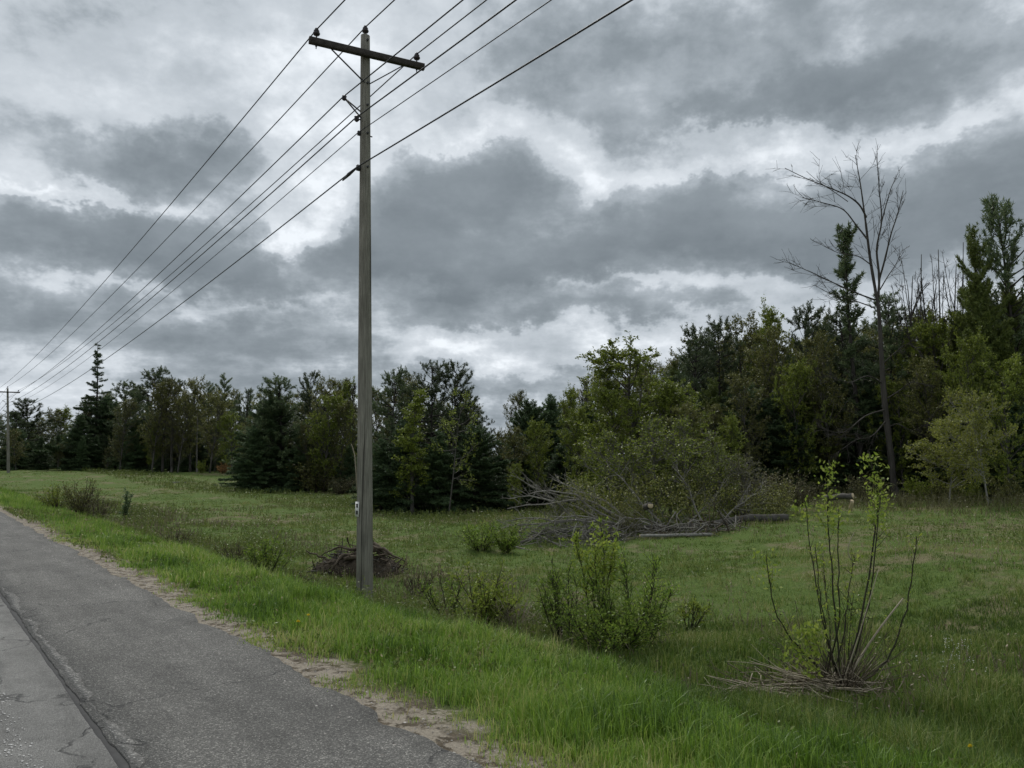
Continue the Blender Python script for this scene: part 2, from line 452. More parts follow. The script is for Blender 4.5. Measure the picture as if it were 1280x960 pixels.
m_sh, nt_, b_ = asphalt('coarse_shoulder_asphalt', (.052, .0505, .0475), (.134, .131, .122), 130.0, (.28, .272, .25), .95)
strip('road_shoulder', m_sh, tv, jit(SEAM + .02, .05, 21), jit(2.43, .16, 31), 0.0)
m_ln, nt2, b2 = asphalt('worn_lane_asphalt', (.13, .129, .124), (.21, .208, .20), 170.0, (.27, .267, .256), 1.1)
strip('road', m_ln, tv, lambda t: t * 0 - 5.6, jit(SEAM - .025, .02, 41), .006)
m_tar = plain('tar_seam', (.03, .03, .03), .75, 0, .3, 14)
strip('tar_seam', m_tar, tv, lambda t: t * 0 + SEAM - .08, lambda t: t * 0 + SEAM + .1, -.010, .03, 2)
# crumbled lip of old surface along the seam
m_lip = asphalt('crumbled_lip_asphalt', (.06, .059, .056), (.145, .142, .135), 100.0, (.36, .35, .33), .6)[0]
strip('road_lip', m_lip, tv, jit(SEAM + .05, .04, 51), jit(SEAM + .095, .22, 61), .002, .02, 3)
# what is left of the white edge line: flakes of paint
def paint_mat():
    m, nt, b = mat('worn_white_line')
    ov = objvec(nt)
    nt.links.new(ramp(nt, noise(nt, ov, 30, 4, .6), [(.3, (.24, .237, .23)), (.7, (.42, .415, .40))]), b.inputs['Base Color'])
    b.inputs['Roughness'].default_value = .8
    return m
pr = np.random.default_rng(5); pb = MB()
for k in range(5200):
    t = pr.uniform(-3, 40); s = .56 + pr.normal() * .045
    if fbm(t * .9, s * 3.0, 79, 4) < .43: continue
    rr = pr.uniform(.003, .012) * (1 if t < 8 else 1.7); m_ = 5; a0 = pr.uniform(0, 6.28)
    an = a0 + np.arange(m_) * 6.283 / m_; q = rr * pr.uniform(.5, 1.2, m_)
    x, y = xy(s + q * np.cos(an) * .7, t + q * np.sin(an) * 1.5)
    pb.add(np.stack([x, y, np.full(m_, .0095)], -1), t=[(0, 1, 2), (0, 2, 3), (0, 3, 4)])
tag(pb.build('edge_line_flakes', paint_mat()), 'flaked remains of a white painted edge line on the lane', 'road marking', kind='stuff')

# ------------------------------------------------------------------ plant generators (built once per kind, then copied)
def curve(p, d, L, n, wig, trop, r):
    P = [np.array(p, float)]; d = unit(np.array(d, float)); h = L / (n - 1)
    for i in range(n - 1):
        d = unit(d + r.normal(size=3) * wig + np.array([0, 0, trop]))
        P.append(P[-1] + d * h)
    return np.array(P)
def along(P, f):
    f = np.clip(np.asarray(f, float), 0, 1) * (len(P) - 1)
    i = np.minimum(f.astype(int), len(P) - 2); w = (f - i)[..., None]
    return P[i] * (1 - w) + P[i + 1] * w
def dirv(az_, el_): return np.array([math.cos(az_) * math.cos(el_), math.sin(az_) * math.cos(el_), math.sin(el_)])

def conifer(seed, H, Rm, dz=.42, nb=6, bare=.02, el0=-12, el1=48, prof=.8, tips=.0, needle=.17, wid=.035, per=3, irregular=.25, lean=.01, gap=0.0, topn=None):
    r = np.random.default_rng(seed)
    tr, cr = MB(), MB()
    T = curve((0, 0, -.2), (r.normal() * lean, r.normal() * lean, 1), H + .2, 14, .012, .02, r)
    r0 = .011 * H + .03
    tr.tube(T, np.linspace(r0, .015, 14), 7)
    z = bare * H
    while z < H * .985:
        u = z / H
        for k in range(nb if u < .9 else 4):
            if r.random() < gap: continue
            a = r.uniform(0, 6.283)
            base = along(T, (z + .2 + r.uniform(-.2, .2)) / (H + .2))
            pr_ = (1 - u) ** prof
            if topn: pr_ = pr_ * (.35 + .65 * math.exp(-((u - topn) / .28) ** 2))
            L = Rm * pr_ * r.uniform(1 - irregular, 1 + irregular * .8) + .18
            if r.random() < irregular * .25: L *= r.uniform(.35, .7)
            e = R(el0 + (el1 - el0) * u ** 1.3 + r.normal() * 8)
            P = curve(base, dirv(a, e), L, 7, .05, .035 if u < .6 else .05, r)
            tr.tube(P, np.linspace(.012 + .012 * L, .004, 7), 3, False)
            nst = max(3, int(L / .13))
            f = np.linspace(max(.12, tips), 1, nst)
            Q = along(P, f); D = unit(np.gradient(P, axis=0)); Dq = along(D, f)
            side = np.cross(Dq, [0, 0, 1.0]); side = unit(side)
            for sg in (-1, 0, 1):
                tl = np.where(sg == 0, .12, (.10 + .30 * L * (1 - f) ** .7 * r.uniform(.6, 1.1, nst)))
                td = unit(Dq * .75 + side * sg * .8 + r.normal(size=(nst, 3)) * .18 + np.array([0, 0, .12]))
                nt_ = 1 if sg == 0 else max(2, int(.30 * L / .11) + 1)
                g = (np.arange(nt_) + .5) / nt_
                C = (Q[:, None] + td[:, None] * (tl[:, None] * g[None])[..., None]).reshape(-1, 3)
                Dd = np.repeat(td, nt_, 0)
                for _ in range(per):
                    dd = Dd + r.normal(size=C.shape) * .75
                    cr.leaves(C + r.normal(size=C.shape) * .03, dd, needle * r.uniform(.7, 1.25, len(C)), wid * r.uniform(.7, 1.3, len(C)), r, False)
        z += dz * (1 - .35 * u) * r.uniform(.7, 1.3)
    return tr, cr

def pine(seed, H, Rm, dz=.6, nb=5, bare=.1, tips=.3, needle=.19, wid=.035, irregular=.55, top=.5, gap=.12, per=5, swp=34, trp=.045):
    """open crown, upswept limbs ending in round tufts"""
    r = np.random.default_rng(seed)
    tr, cr = MB(), MB()
    T = curve((0, 0, -.2), (r.normal() * .03, r.normal() * .03, 1), H + .2, 14, .02, .03, r)
    tr.tube(T, np.linspace(.011 * H + .03, .02, 14), 7)
    z = bare * H
    while z < H * .99:
        u = z / H
        for k in range(nb):
            if r.random() < gap: continue
            a = r.uniform(0, 6.283)
            base = along(T, (z + .2) / (H + .2))
            L = (Rm * (1 - u) ** top * r.uniform(1 - irregular, 1 + irregular * .5)) + .3
            e = R(-8 + swp * u ** 1.2 + r.normal() * 12)
            P = curve(base, dirv(a, e), L, 7, .10, trp, r)
            tr.tube(P, np.linspace(.012 + .014 * L, .005, 7), 4, False)
            nsub = max(3, int(L * 5))
            fs = r.uniform(tips, 1, nsub); fs[-1] = 1
            for f in fs:
                q = along(P, f); dq = unit(along(np.gradient(P, axis=0), f))
                td = unit(dq * .7 + r.normal(size=3) * .55 + np.array([0, 0, .35]))
                tl = r.uniform(.15, .5) * (1.15 - .4 * f)
                Pt = curve(q, td, tl, 3, .1, .15, r)
                tr.tube(Pt, [.008, .006, .004], 3, False)
                nt_ = max(3, int(tl / .07))
                C = along(Pt, np.linspace(.2, 1, nt_)); Dd = np.repeat(unit(Pt[-1] - Pt[0])[None], nt_, 0)
                for _ in range(per):
                    cr.leaves(C + r.normal(size=C.shape) * .035, Dd + r.normal(size=C.shape) * .8, needle * r.uniform(.7, 1.2, nt_), wid * r.uniform(.7, 1.3, nt_), r, False)
        z += dz * (1 - .3 * u) * r.uniform(.7, 1.3)
    return tr, cr

def broadleaf(seed, H, Rm, bare=.25, n1=34, n2=7, n3=5, leaf=.085, nl=9, el=(30, 65), trop=.06, r0=None, wig=.08, prof=1.0, tk=1.0, lw=.6):
    r = np.random.default_rng(seed)
    tr, cr = MB(), MB()
    T = curve((0, 0, -.2), (r.normal() * .04, r.normal() * .04, 1), H * .93 + .2, 14, .035, .04, r)
    r0 = r0 or .009 * H + .02
    tr.tube(T, np.linspace(r0, .012, 14), 7)
    for i in range(n1):
        f = bare + (1 - bare) * (i + r.random()) / n1
        u = (f - bare) / (1 - bare)
        L = Rm * (math.sin(math.pi * (.15 + .8 * u)) ** .7 if prof == 1.0 else (1 - u) ** prof) * r.uniform(.6, 1.2) + .25
        P = curve(along(T, f), dirv(r.uniform(0, 6.283), R(r.uniform(*el))), L, 7, wig, trop, r)
        tr.tube(P, np.linspace(min(r0 * .5, .012 + .011 * L), .006 * tk, 7), 4, False)
        for j in range(n2):
            f2 = r.uniform(.2, 1)
            d2 = unit(along(np.gradient(P, axis=0), f2)) + r.normal(size=3) * .6
            L2 = .5 * L * (1.15 - .6 * f2) * r.uniform(.5, 1.1) + .15
            P2 = curve(along(P, f2), d2, L2, 5, wig, trop, r)
            tr.tube(P2, np.linspace(.010, .004, 5) * tk, 3, False)
            for k in range(n3):
                f3 = r.uniform(.2, 1)
                d3 = unit(along(np.gradient(P2, axis=0), f3)) + r.normal(size=3) * .7
                P3 = curve(along(P2, f3), d3, r.uniform(.15, .45), 3, .1, trop, r)
                tr.tube(P3, np.array([.005, .004, .003]) * tk, 3, False)
                if nl:
                    m_ = r.integers(max(1, nl // 2), nl + nl // 2 + 1)
                    C = along(P3, r.uniform(.1, 1, m_)) + r.normal(size=(m_, 3)) * .03
                    cr.leaves(C, r.normal(size=(m_, 3)) + np.array([0, 0, -.1]), leaf * r.uniform(.6, 1.3, m_), leaf * lw * r.uniform(.7, 1.2, m_), r)
    return tr, cr

def bush(seed, H, Rm, ns=16, nt_=14, leaf=.05, nl=7, lw=.45, low=.15, flop=.25, trop=.03, thick=.011, lr=.35):
    r = np.random.default_rng(seed)
    tr, cr = MB(), MB()
    for i in range(ns):
        a = r.uniform(0, 6.283); lean_ = r.uniform(.05, 1) ** .8
        d = np.array([math.cos(a) * Rm * lean_, math.sin(a) * Rm * lean_, H * r.uniform(.75, 1.05) * (1 - flop * lean_)])
        L = np.linalg.norm(d) * r.uniform(.7, 1.05)
        P = curve((math.cos(a) * .08 * Rm, math.sin(a) * .08 * Rm, -.05), d, L, 8, .07, trop, r)
        tr.tube(P, np.linspace(thick, .003, 8), 5, False)
        for k in range(nt_):
            f = r.uniform(low, 1)
            d2 = unit(along(np.gradient(P, axis=0), f)) + r.normal(size=3) * .65
            P2 = curve(along(P, f), d2, lr * L * (1.1 - .7 * f) * r.uniform(.5, 1.1) + .05, 4, .1, trop, r)
            tr.tube(P2, np.linspace(.004, .0015, 4), 3, False)
            if nl:
                C = along(P2, r.uniform(.1, 1, nl)) + r.normal(size=(nl, 3)) * .01
                dd = unit(np.repeat((P2[-1] - P2[0])[None], nl, 0)) + r.normal(size=(nl, 3)) * .8
                cr.leaves(C, dd, leaf * r.uniform(.6, 1.3, nl), leaf * lw * r.uniform(.7, 1.2, nl), r)
    return tr, cr

LIB = {}
def lib(kind, gen, bark, leafm, H):
    tr, cr = gen
    LIB.setdefault(kind, []).append((tr.mesh('trunk_' + kind, M[bark], True), cr.mesh('crown_' + kind, M[leafm]) if cr.v else None, H))
lib('spruce', conifer(11, 10, 2.9, .34, 6, .012, wid=.055, needle=.2), 'bark_dark', 'spruce', 10.5)
lib('spruce', conifer(12, 10, 2.6, .36, 6, .015, el0=-18, wid=.055, needle=.2, irregular=.4), 'bark_dark', 'spruce', 10.5)
lib('spruce', conifer(13, 10, 3.5, .38, 6, .01, prof=.62, wid=.055, needle=.2, irregular=.45), 'bark_dark', 'spruce', 10.5)
lib('pine', pine(21, 11, 3.2, .5, 6, .03, per=6, wid=.048, irregular=.5), 'bark_dark', 'pine', 11.7)
lib('pine', pine(22, 11, 3.6, .5, 6, .03, wid=.048, per=6), 'bark_dark', 'pine', 11.7)
lib('pine', pine(23, 11, 3.0, .45, 6, .05, top=.4, wid=.048, irregular=.65, per=6), 'bark_dark', 'pine', 11.7)
lib('tuftpine', pine(24, 11, 2.6, .55, 5, .12, tips=.4, irregular=.75, top=.35, gap=.15, wid=.048, per=6, swp=48, trp=.09), 'bark_dark', 'pine', 11.8)
lib('sparse', conifer(31, 11, 2.3, .5, 5, .12, el0=0, el1=40, prof=.5, tips=.3, gap=.2, irregular=.6, per=3, wid=.045), 'bark_dark', 'pine', 11.5)
lib('scraggly', conifer(32, 16, 5.2, .5, 6, .01, el0=-8, el1=12, prof=1.9, tips=.2, gap=.35, irregular=1.0, per=4, wid=.06, needle=.22), 'bark_dark', 'spruce', 16)
lib('narrow', conifer(33, 12, .75, .34, 4, .25, el0=10, el1=50, prof=.15, tips=.2, gap=.3, irregular=.9, per=4, wid=.055, topn=.92, needle=.2), 'bark_dark', 'pine', 12.7)
lib('greencon', conifer(34, 12, 3.0, .42, 6, .02, el0=-5, el1=45, prof=.7, irregular=.65, per=3, wid=.055, gap=.1), 'bark_dark', 'greenneedle', 12.9)
lib('lush', broadleaf(41, 9, 3.2, .1, 38, 7, 5, .12, 15), 'bark_grey', 'lush', 9)
lib('lush', broadleaf(42, 9, 2.6, .12, 36, 7, 5, .11, 15, el=(40, 72)), 'bark_grey', 'lush', 9)
lib('poplar', broadleaf(43, 9, 1.3, .12, 34, 5, 4, .10, 14, el=(55, 80), prof=.6), 'bark_grey', 'lush', 9)
lib('olive', broadleaf(44, 9, 2.7, .12, 36, 7, 5, .11, 11, el=(40, 72)), 'bark_grey', 'olive', 9)
lib('olive', broadleaf(45, 9, 2.2, .12, 34, 7, 5, .10, 9, el=(45, 75)), 'bark_grey', 'olive', 9)
lib('palesmall', broadleaf(46, 4, 1.5, .25, 24, 7, 5, .085, 12, el=(15, 60), r0=.04), 'bark_pale', 'pale', 4)
lib('sapling', broadleaf(47, 6, 1.0, .3, 16, 4, 4, .07, 8, el=(-10, 60), r0=.045, prof=.2, wig=.14), 'bark_grey', 'lush', 6)
lib('bare', broadleaf(48, 10, 1.8, .35, 22, 6, 4, .08, 0, el=(55, 80), r0=.09, wig=.06, tk=3.6), 'bark_snag', 'olive', 10)
lib('bare', broadleaf(49, 10, 1.3, .4, 18, 6, 4, .08, 0, el=(60, 82), r0=.07, wig=.06, tk=3.6), 'bark_snag', 'olive', 10)
lib('under', bush(51, 2.4, 1.6, 24, 14, .10, 10, .6, .1), 'twig_red', 'lush', 2.4)
lib('under', bush(52, 2.4, 1.7, 24, 14, .10, 9, .6, .1), 'twig_red', 'olive', 2.4)
lib('brownbush', bush(53, 2.0, 1.5, 30, 14, .07, 6, .6, .1), 'twig_red', 'brownleaf', 2.0)
lib('rustbush', bush(54, 2.0, 1.3, 26, 12, .09, 9, .6, .1), 'twig_red', 'rust', 2.0)
lib('thicket', bush(55, 3.0, 2.0, 20, 20, .085, 12, .55, .12, .3), 'twig_red', 'lush', 3.0)
lib('thicket', bush(56, 3.0, 1.8, 20, 20, .08, 9, .55, .12, .3), 'bark_grey', 'olive', 3.0)

lib('sprout', broadleaf(57, 3.2, 1.25, .05, 22, 6, 5, .08, 7, el=(20, 80), r0=.035, wig=.15, tk=1.4), 'bark_dead', 'lush', 3.2)
lib('sprout', broadleaf(58, 3.2, 1.5, .05, 20, 6, 5, .075, 5, el=(10, 75), r0=.04, wig=.18, tk=1.6), 'bark_dead', 'olive', 3.2)

pick = np.random.default_rng(99)
def place(kind, px, Y, top, name, label, cat, wide=1.0, group=None, var=None, pos=None, rz=None):
    """a copy of a kind standing on the ground on a column of the photograph, as tall as its top there"""
    b = on(px, Y)
    z1 = at(px, top, Y)[2]
    tm, cm, H = LIB[kind][(int(pick.integers(0, 99)) if var is None else var) % len(LIB[kind])]
    k = (z1 - b[2]) / H
    o = empty(name, b, pick.uniform(0, 6.283) if rz is None else rz, (k * wide, k * wide, k))
    stem = 'trunk' if cat == 'tree' else 'stems'
    link(stem, tm, o)
    if cm: link('crown' if cat == 'tree' else 'leaves', cm, o)
    return tag(o, label, cat, group)

# ------------------------------------------------------------------ utility poles and wires
TL = 12.4                                           # main pole's place along the road
MAIN = on(455.5, 13.7)
ps, pt_ = st(MAIN[0], MAIN[1])
FARP = on(10.5, 80.0)
fs, ft = st(FARP[0], FARP[1])
ln = unit(np.array([FARP[0] - MAIN[0], FARP[1] - MAIN[1]]))
LU = np.array([ln[0], ln[1], 0.0]); LN = np.array([ln[1], -ln[0], 0.0])     # along and across the line
UP = np.array([0, 0, 1.0])

def wood_pole_mat():
    m, nt, b = mat('weathered_pole_wood')
    ov = objvec(nt)
    mp = nt.nodes.new('ShaderNodeMapping'); mp.inputs['Scale'].default_value = (1, 1, .05); nt.links.new(ov, mp.inputs[0])
    g = noise(nt, mp.outputs[0], 42, 6, .7)
    g2 = noise(nt, ov, 1.2, 5, .6)
    sp = nt.nodes.new('ShaderNodeSeparateXYZ'); nt.links.new(ov, sp.inputs[0])
    zz = NV(nt, sp.outputs[2])
    mp2 = nt.nodes.new('ShaderNodeMapping'); mp2.inputs['Scale'].default_value = (1, 1, .015); nt.links.new(ov, mp2.inputs[0])
    ck = smooth(nt, noise(nt, mp2.outputs[0], 15, 3, .5), .36, .33)
    c = ramp(nt, g, [(.25, (.085, .08, .068)), (.5, (.185, .176, .152)), (.78, (.31, .297, .26))])
    w = (g2 - .5) * 1.2 + 1.0
    c = mixc(nt, 1.0, c, combine(nt, w, w * 1.01, w * .97), 'MULTIPLY')
    c = mixc(nt, ck * .75, c, (.03, .028, .024))
    nt.links.new(c, b.inputs['Base Color'])
    b.inputs['Roughness'].default_value = .85; b.inputs['Specular IOR Level'].default_value = .2
    bump(nt, b, g * .7 - ck, .012)
    return m
M['pole'] = wood_pole_mat()
M['arm'] = bark_mat('crossarm_wood', (.03, .027, .024), (.075, .068, .06), 14, 1.0, .006)

def utility_pole(base, H, lean, label, detail=True):
    o = empty('utility_pole', base)
    lean = np.asarray(lean, float)
    ax = unit(np.array([lean[0], lean[1], H]))
    P = lambda h: ax * h
    n = 24
    hs = np.linspace(-.4, H, n)
    sh = MB(); k = 26
    an = np.arange(k) * 2 * math.pi / k
    rr = np.random.default_rng(3)
    prof = 1 + .018 * np.sin(an * 3 + 1) + .012 * rr.normal(size=k)
    ca = math.atan2(-1.0, .05)                    # a drying check runs down the face towards the road
    prof = prof - .16 * np.exp(-((np.angle(np.exp(1j * (an - ca)))) / .10) ** 2)
    rad = np.interp(hs, [-.4, 0, 2.2, H], [.155, .150, .136, .086])
    V = np.stack([P(h)[None] + np.stack([np.cos(an) * prof * r_, np.sin(an) * prof * r_, 0 * an], -1) for h, r_ in zip(hs, rad)])
    i = np.arange(n - 1)[:, None] * k; j = np.arange(k)[None]; j2 = (j + 1) % k
    Q = np.stack([i + j, i + j2, i + k + j2, i + k + j], -1).reshape(-1, 4)
    Vf = np.vstack([V.reshape(-1, 3), P(H + .012)[None]])
    sh.add(Vf, Q, [((n - 1) * k + m, (n - 1) * k + (m + 1) % k, n * k) for m in range(k)])
    link('shaft', sh.mesh('shaft', M['pole'], False), o)
    def R_at(h): return float(np.interp(h, hs, rad))
    # crossarm on the far side of the shaft
    ha = H - .42
    c = P(ha) - LU * (R_at(ha) + .05)
    sk = R(11); AN = LN * math.cos(sk) - LU * math.sin(sk); AU = np.cross(UP, AN)      # the arm sits a little askew
    arm = MB()
    e = .012; L = 2.2; w, h = .095, .125
    sec = np.array([(-w / 2 + e, -h / 2), (w / 2 - e, -h / 2), (w / 2, -h / 2 + e), (w / 2, h / 2 - e), (w / 2 - e, h / 2), (-w / 2 + e, h / 2), (-w / 2, h / 2 - e), (-w / 2, -h / 2 + e)])
    A = c + AN * -L / 2 + AU * sec[:, :1] + UP * sec[:, 1:]; B = A + AN * L
    arm.add(np.vstack([A, B]), [(m, (m + 1) % 8, 8 + (m + 1) % 8, 8 + m) for m in range(8)],
            [(0, m + 1, m) for m in range(1, 7)] + [(8, 8 + m, 8 + m + 1) for m in range(1, 7)])
    arm.build('crossarm', M['arm'], o)
    for sg in (-1, 1):
        br = MB()
        a0 = c + AN * sg * .68 - UP * .06 + LU * .03; b0 = P(ha - .55) - LU * (R_at(ha) * .85) + LN * sg * R_at(ha) * .55
        d = unit(b0 - a0); br.box((a0 + b0) / 2, np.linalg.norm(b0 - a0), .035, .012, d, unit(np.cross(d, UP)), unit(np.cross(np.cross(d, UP), d)))
        br.build('brace', M['metal_dark'], o)
    def insulator(p):
        pr_ = [(.012, 0), (.012, .05), (.028, .055), (.05, .062), (.066, .085), (.064, .102), (.042, .115), (.050, .125), (.052, .145), (.034, .156), (.036, .168), (.028, .19), (.0, .196)]
        mb = MB()
        mb.tube([p + UP * z_ for _, z_ in pr_], [r_ for r_, _ in pr_], 14, False)
        q = mb.build('insulator', M['porcelain'], o, True)
        pn = MB().tube([p - UP * .20, p + UP * .06], .009, 8).tube([p - UP * .155, p - UP * .13], .02, 6)
        pn.build('pin', M['metal_dark'], q)
        return p + UP * .17
    W = {}
    W['a'] = insulator(c + AN * -.97 + UP * h / 2)
    W['c'] = insulator(c + AN * .95 + UP * h / 2)
    W['b'] = insulator(P(H + .01))
    FR = -LN                                           # the side that faces the road
    # stand-off bracket
    hb = H - 1.40
    tip = P(hb + .05) + FR * .42 + LU * .0
    br = MB()
    for dz_, sg in ((.0, .5), (-.17, -.3)):
        a0 = P(hb + dz_ - .1) + FR * R_at(hb) * .8 + LU * sg * .08
        br.tube([a0, (a0 + tip) / 2, tip], .014, 6)
    br.build('bracket', M['metal_dark'], o)
    kb = MB().tube([tip - UP * .05, tip - UP * .03, tip, tip + UP * .03, tip + UP * .05], [.02, .045, .035, .045, .02], 10)
    kb.build('spool_insulator', M['porcelain'], o, True)
    W['d'] = tip + FR * .035
    for key, hh_, rr_ in (('e', H - 1.68, .05),):
        p = P(hh_) + FR * (R_at(hh_) + .075)
        MB().tube([p - UP * .06, p - UP * .03, p, p + UP * .03, p + UP * .06], [.02, rr_, .034, rr_, .02], 10).tube([P(hh_), p], .012, 6).build('spool_insulator', M['porcelain'], o, True)
        W[key] = p + FR * .03
    p = P(H - 1.95) + FR * (R_at(H - 2) + .02)
    MB().box(p, .06, .05, .08, FR, LU).tube([P(H - 1.95) - FR * (R_at(H - 2) + .05), p], .012, 6).build('guy_clamp', M['metal_dark'], o)
    W['f'] = p + FR * .03
    p = P(H - 2.62) + FR * (R_at(H - 2.6) + .03)
    MB().box(p, .07, .06, .10, FR, LU).tube([p + FR * .03 + LU * .05, p + FR * .04 + LU * .32 - UP * .03, p + FR * .03 + LU * .62 - UP * .06], [.02, .034, .014], 7).build('cable_clamp', M['metal_dark'], o)
    W['g'] = p + FR * .04
    if detail:
        for hb_ in (H - .12, H - .36, ha - .55, H - 1.4, H - 1.95, H - 2.6):
            q = P(hb_) - LU * R_at(hb_)
            MB().tube([q + LU * .03, q - LU * .03], .022, 6).build('bolt_head', M['metal_dark'], o)
    return o, W, P, R_at

H1 = at(456.5, 45, 13.7)[2] - MAIN[2]
topx = at(456.5, 45, 13.7)[0] - MAIN[0]
pole1, W1, P1, R1 = utility_pole(MAIN, H1, (topx, 0), 'x')
tag(pole1, 'tall grey wooden utility pole with crossarm standing beside the grass verge', 'utility pole', 'utility poles along the road')
H2 = at(10.5, 485, 80.0)[2] - FARP[2]
pole2, W2, P2_, R2 = utility_pole(FARP, H2, (at(9.5, 485, 80)[0] - FARP[0], 0), 'x', False)
tag(pole2, 'distant utility pole with crossarm at the left edge of the field', 'utility pole', 'utility poles along the road')
# number tag and a splinter on the road-side face of the near pole
def face(h, ang):
    """point and outward direction on the shaft; ang measured from the direction to the camera"""
    a = math.atan2(-MAIN[1], -MAIN[0]) + ang
    d = np.array([math.cos(a), math.sin(a), 0]); return P1(h) + d * R1(h), d
hz_ = at(448, 636, 13.7)[2] - MAIN[2]
p, d = face(hz_, R(-58)); sdv = np.cross(UP, d)
tg = MB().box(p + d * .012, .012, .105, .26, d, sdv, UP).build('number_tag', M['white'], pole1)
for dz_ in (.062, -.058):
    c = p + d * .0205 + sdv * .004
    MB().box(c + UP * (dz_ + .022), .004, .062, .022, d, sdv, UP).box(c + UP * dz_ + sdv * .02, .0041, .022, .03, d, sdv, UP).box(c + UP * (dz_ - .022), .0042, .062, .022, d, sdv, UP).box(c + UP * dz_ - sdv * .004, .0043, .04, .016, d, sdv, UP).build('numeral', M['black'], tg)
sp_h = at(445, 612, 13.7)[2] - MAIN[2]
p, d = face(sp_h, R(-86))
MB().tube([p + UP * 0, p + d * .015 + UP * .3, p + d * .05 + UP * .62, p + d * .09 + UP * .76, p + d * .12 + UP * .82], [.012, .012, .010, .009, .004], 5).build('splinter', M['drystick'], pole1)

# next poles up and down the line are out of sight: the wires run on to where they stand
span = np.linalg.norm(FARP - MAIN)
def wire(key, label, rad, sag1, sag2, dzn=0.0):
    a, b = MAIN + W1[key], FARP + W2[key]
    prev = a - LU * span + UP * (dzn)
    nxt = b + LU * span
    pts = []
    for (p0, p1, sg, n_) in ((prev, a, sag2, 60), (a, b, sag1, 60), (b, nxt, sag1, 20)):
        f = np.linspace(0, 1, n_)[:, None]
        seg = p0 + (p1 - p0) * f - UP * (4 * sg * f * (1 - f))
        pts.append(seg if not pts else seg[1:])
    o = MB().tube(np.vstack(pts), rad, 6).build('power_line', M['wire'], None, True)
    return tag(o, label, 'wire', 'overhead wires')
wire('a', 'overhead wire on the insulator at the left end of the near crossarm', .012, .75, .75)
wire('b', 'overhead wire on the insulator at the very top of the near pole', .012, .75, .75)
wire('c', 'overhead wire on the insulator at the right end of the near crossarm', .012, .75, .75)
wire('d', 'overhead wire on the stand-off bracket below the near crossarm', .0115, .8, .8)
wire('e', 'thick overhead wire on the spool just below the bracket', .0125, .8, .8)
wire('f', 'thin overhead wire on a clamp below the spool', .008, .9, .9)
wire('g', 'lowest overhead cable held by a clamp well below the others', .0125, .9, .9)

# ------------------------------------------------------------------ trees
EV = 'woods along the far side of the field'
T = lambda *a, **k: place(*a, 'tree', group=EV, **k)
# far left, behind the distant pole
T('pine', 10, 93, 512, 'pine_tree', 'dark pine right behind the distant utility pole', wide=1.6)
T('tuftpine', 37, 95, 497, 'pine_tree', 'tuft-topped pine just right of the distant utility pole', wide=1.9, var=0)
T('olive', 60, 112, 517, 'broadleaf_tree', 'greyish far tree in the gap right of the distant pole', wide=1.3)
T('lush', 74, 112, 513, 'broadleaf_tree', 'yellow-green tree in the gap left of the low dark spruce', wide=1.2)
T('spruce', 95, 88, 517, 'spruce_tree', 'low dark conical spruce left of the tallest far spruce', wide=1.55, var=0)
T('scraggly', 118, 93, 428, 'spruce_tree', 'tallest far spruce with a ragged bare spire top', wide=1.15, rz=2.6)
T('spruce', 132, 95, 492, 'spruce_tree', 'dark spruce crowding the right foot of the tall ragged spire', wide=1.2)
T('pine', 152, 92, 474, 'pine_tree', 'dark pine between the ragged spire and the round-topped pine', wide=1.3)
T('pine', 181, 88, 453, 'pine_tree', 'round-topped pine rising above the far left woods', wide=1.2, var=0)
T('olive', 203, 84, 478, 'broadleaf_tree', 'yellow-brown leafing tree right of the round-topped pine', wide=1.4)
T('pine', 222, 90, 468, 'pine_tree', 'thin-topped pine behind the pale standing snag', wide=1.1)
T('olive', 238, 85, 480, 'broadleaf_tree', 'olive leafing tree just left of the pale standing snag', wide=1.3)
T('sparse', 258, 90, 474, 'pine_tree', 'open pine just right of the pale standing snag', wide=1.1)
T('sparse', 280, 88, 463, 'pine_tree', 'see-through pine with upswept limbs above the orange bush', wide=.9)
T('tuftpine', 302, 84, 485, 'pine_tree', 'small pine in the notch left of the big dark pine', wide=1.0)
T('spruce', 168, 86, 520, 'spruce_tree', 'low spruce at the foot of the far left woods', wide=1.3)
T('lush', 190, 83, 530, 'broadleaf_tree', 'low yellow-green tree at the foot of the round-topped pine', wide=.9)
for px in (216, 268):
    T('bare', px, 82, 520 if px == 216 else 512, 'bare_tree', 'thin bare tree left of the pale standing snag' if px == 216 else 'thin bare tree above the orange bush', wide=.6)
for px, Y, tp, kd, wd, lb in [(20, 87, 540, 'olive', 1.2, 'olive tree right of the distant pole foot'), (150, 84, 500, 'olive', 1.1, 'brown-olive tree left of the round-topped pine foot'), (190, 82, 490, 'olive', 1.0, 'yellow-olive tree in front of the round-topped pine'), (222, 82, 498, 'olive', 1.1, 'olive tree between the two snags'),
    (262, 81, 495, 'olive', 1.1, 'olive tree right of the pale broken snag'), (290, 80, 520, 'lush', 1.0, 'yellow-green tree left of the broad dark pine'), (405, 53, 498, 'lush', 1.0, 'fresh green tree right of the mid-left pines'), (425, 53, 505, 'olive', 1.1, 'olive tree close left of the near pole'), (385, 53.5, 530, 'olive', 1.0, 'low olive tree at the right of the mid-left pines')]:
    T(kd, px, Y, tp, 'broadleaf_tree', lb, wide=wd)
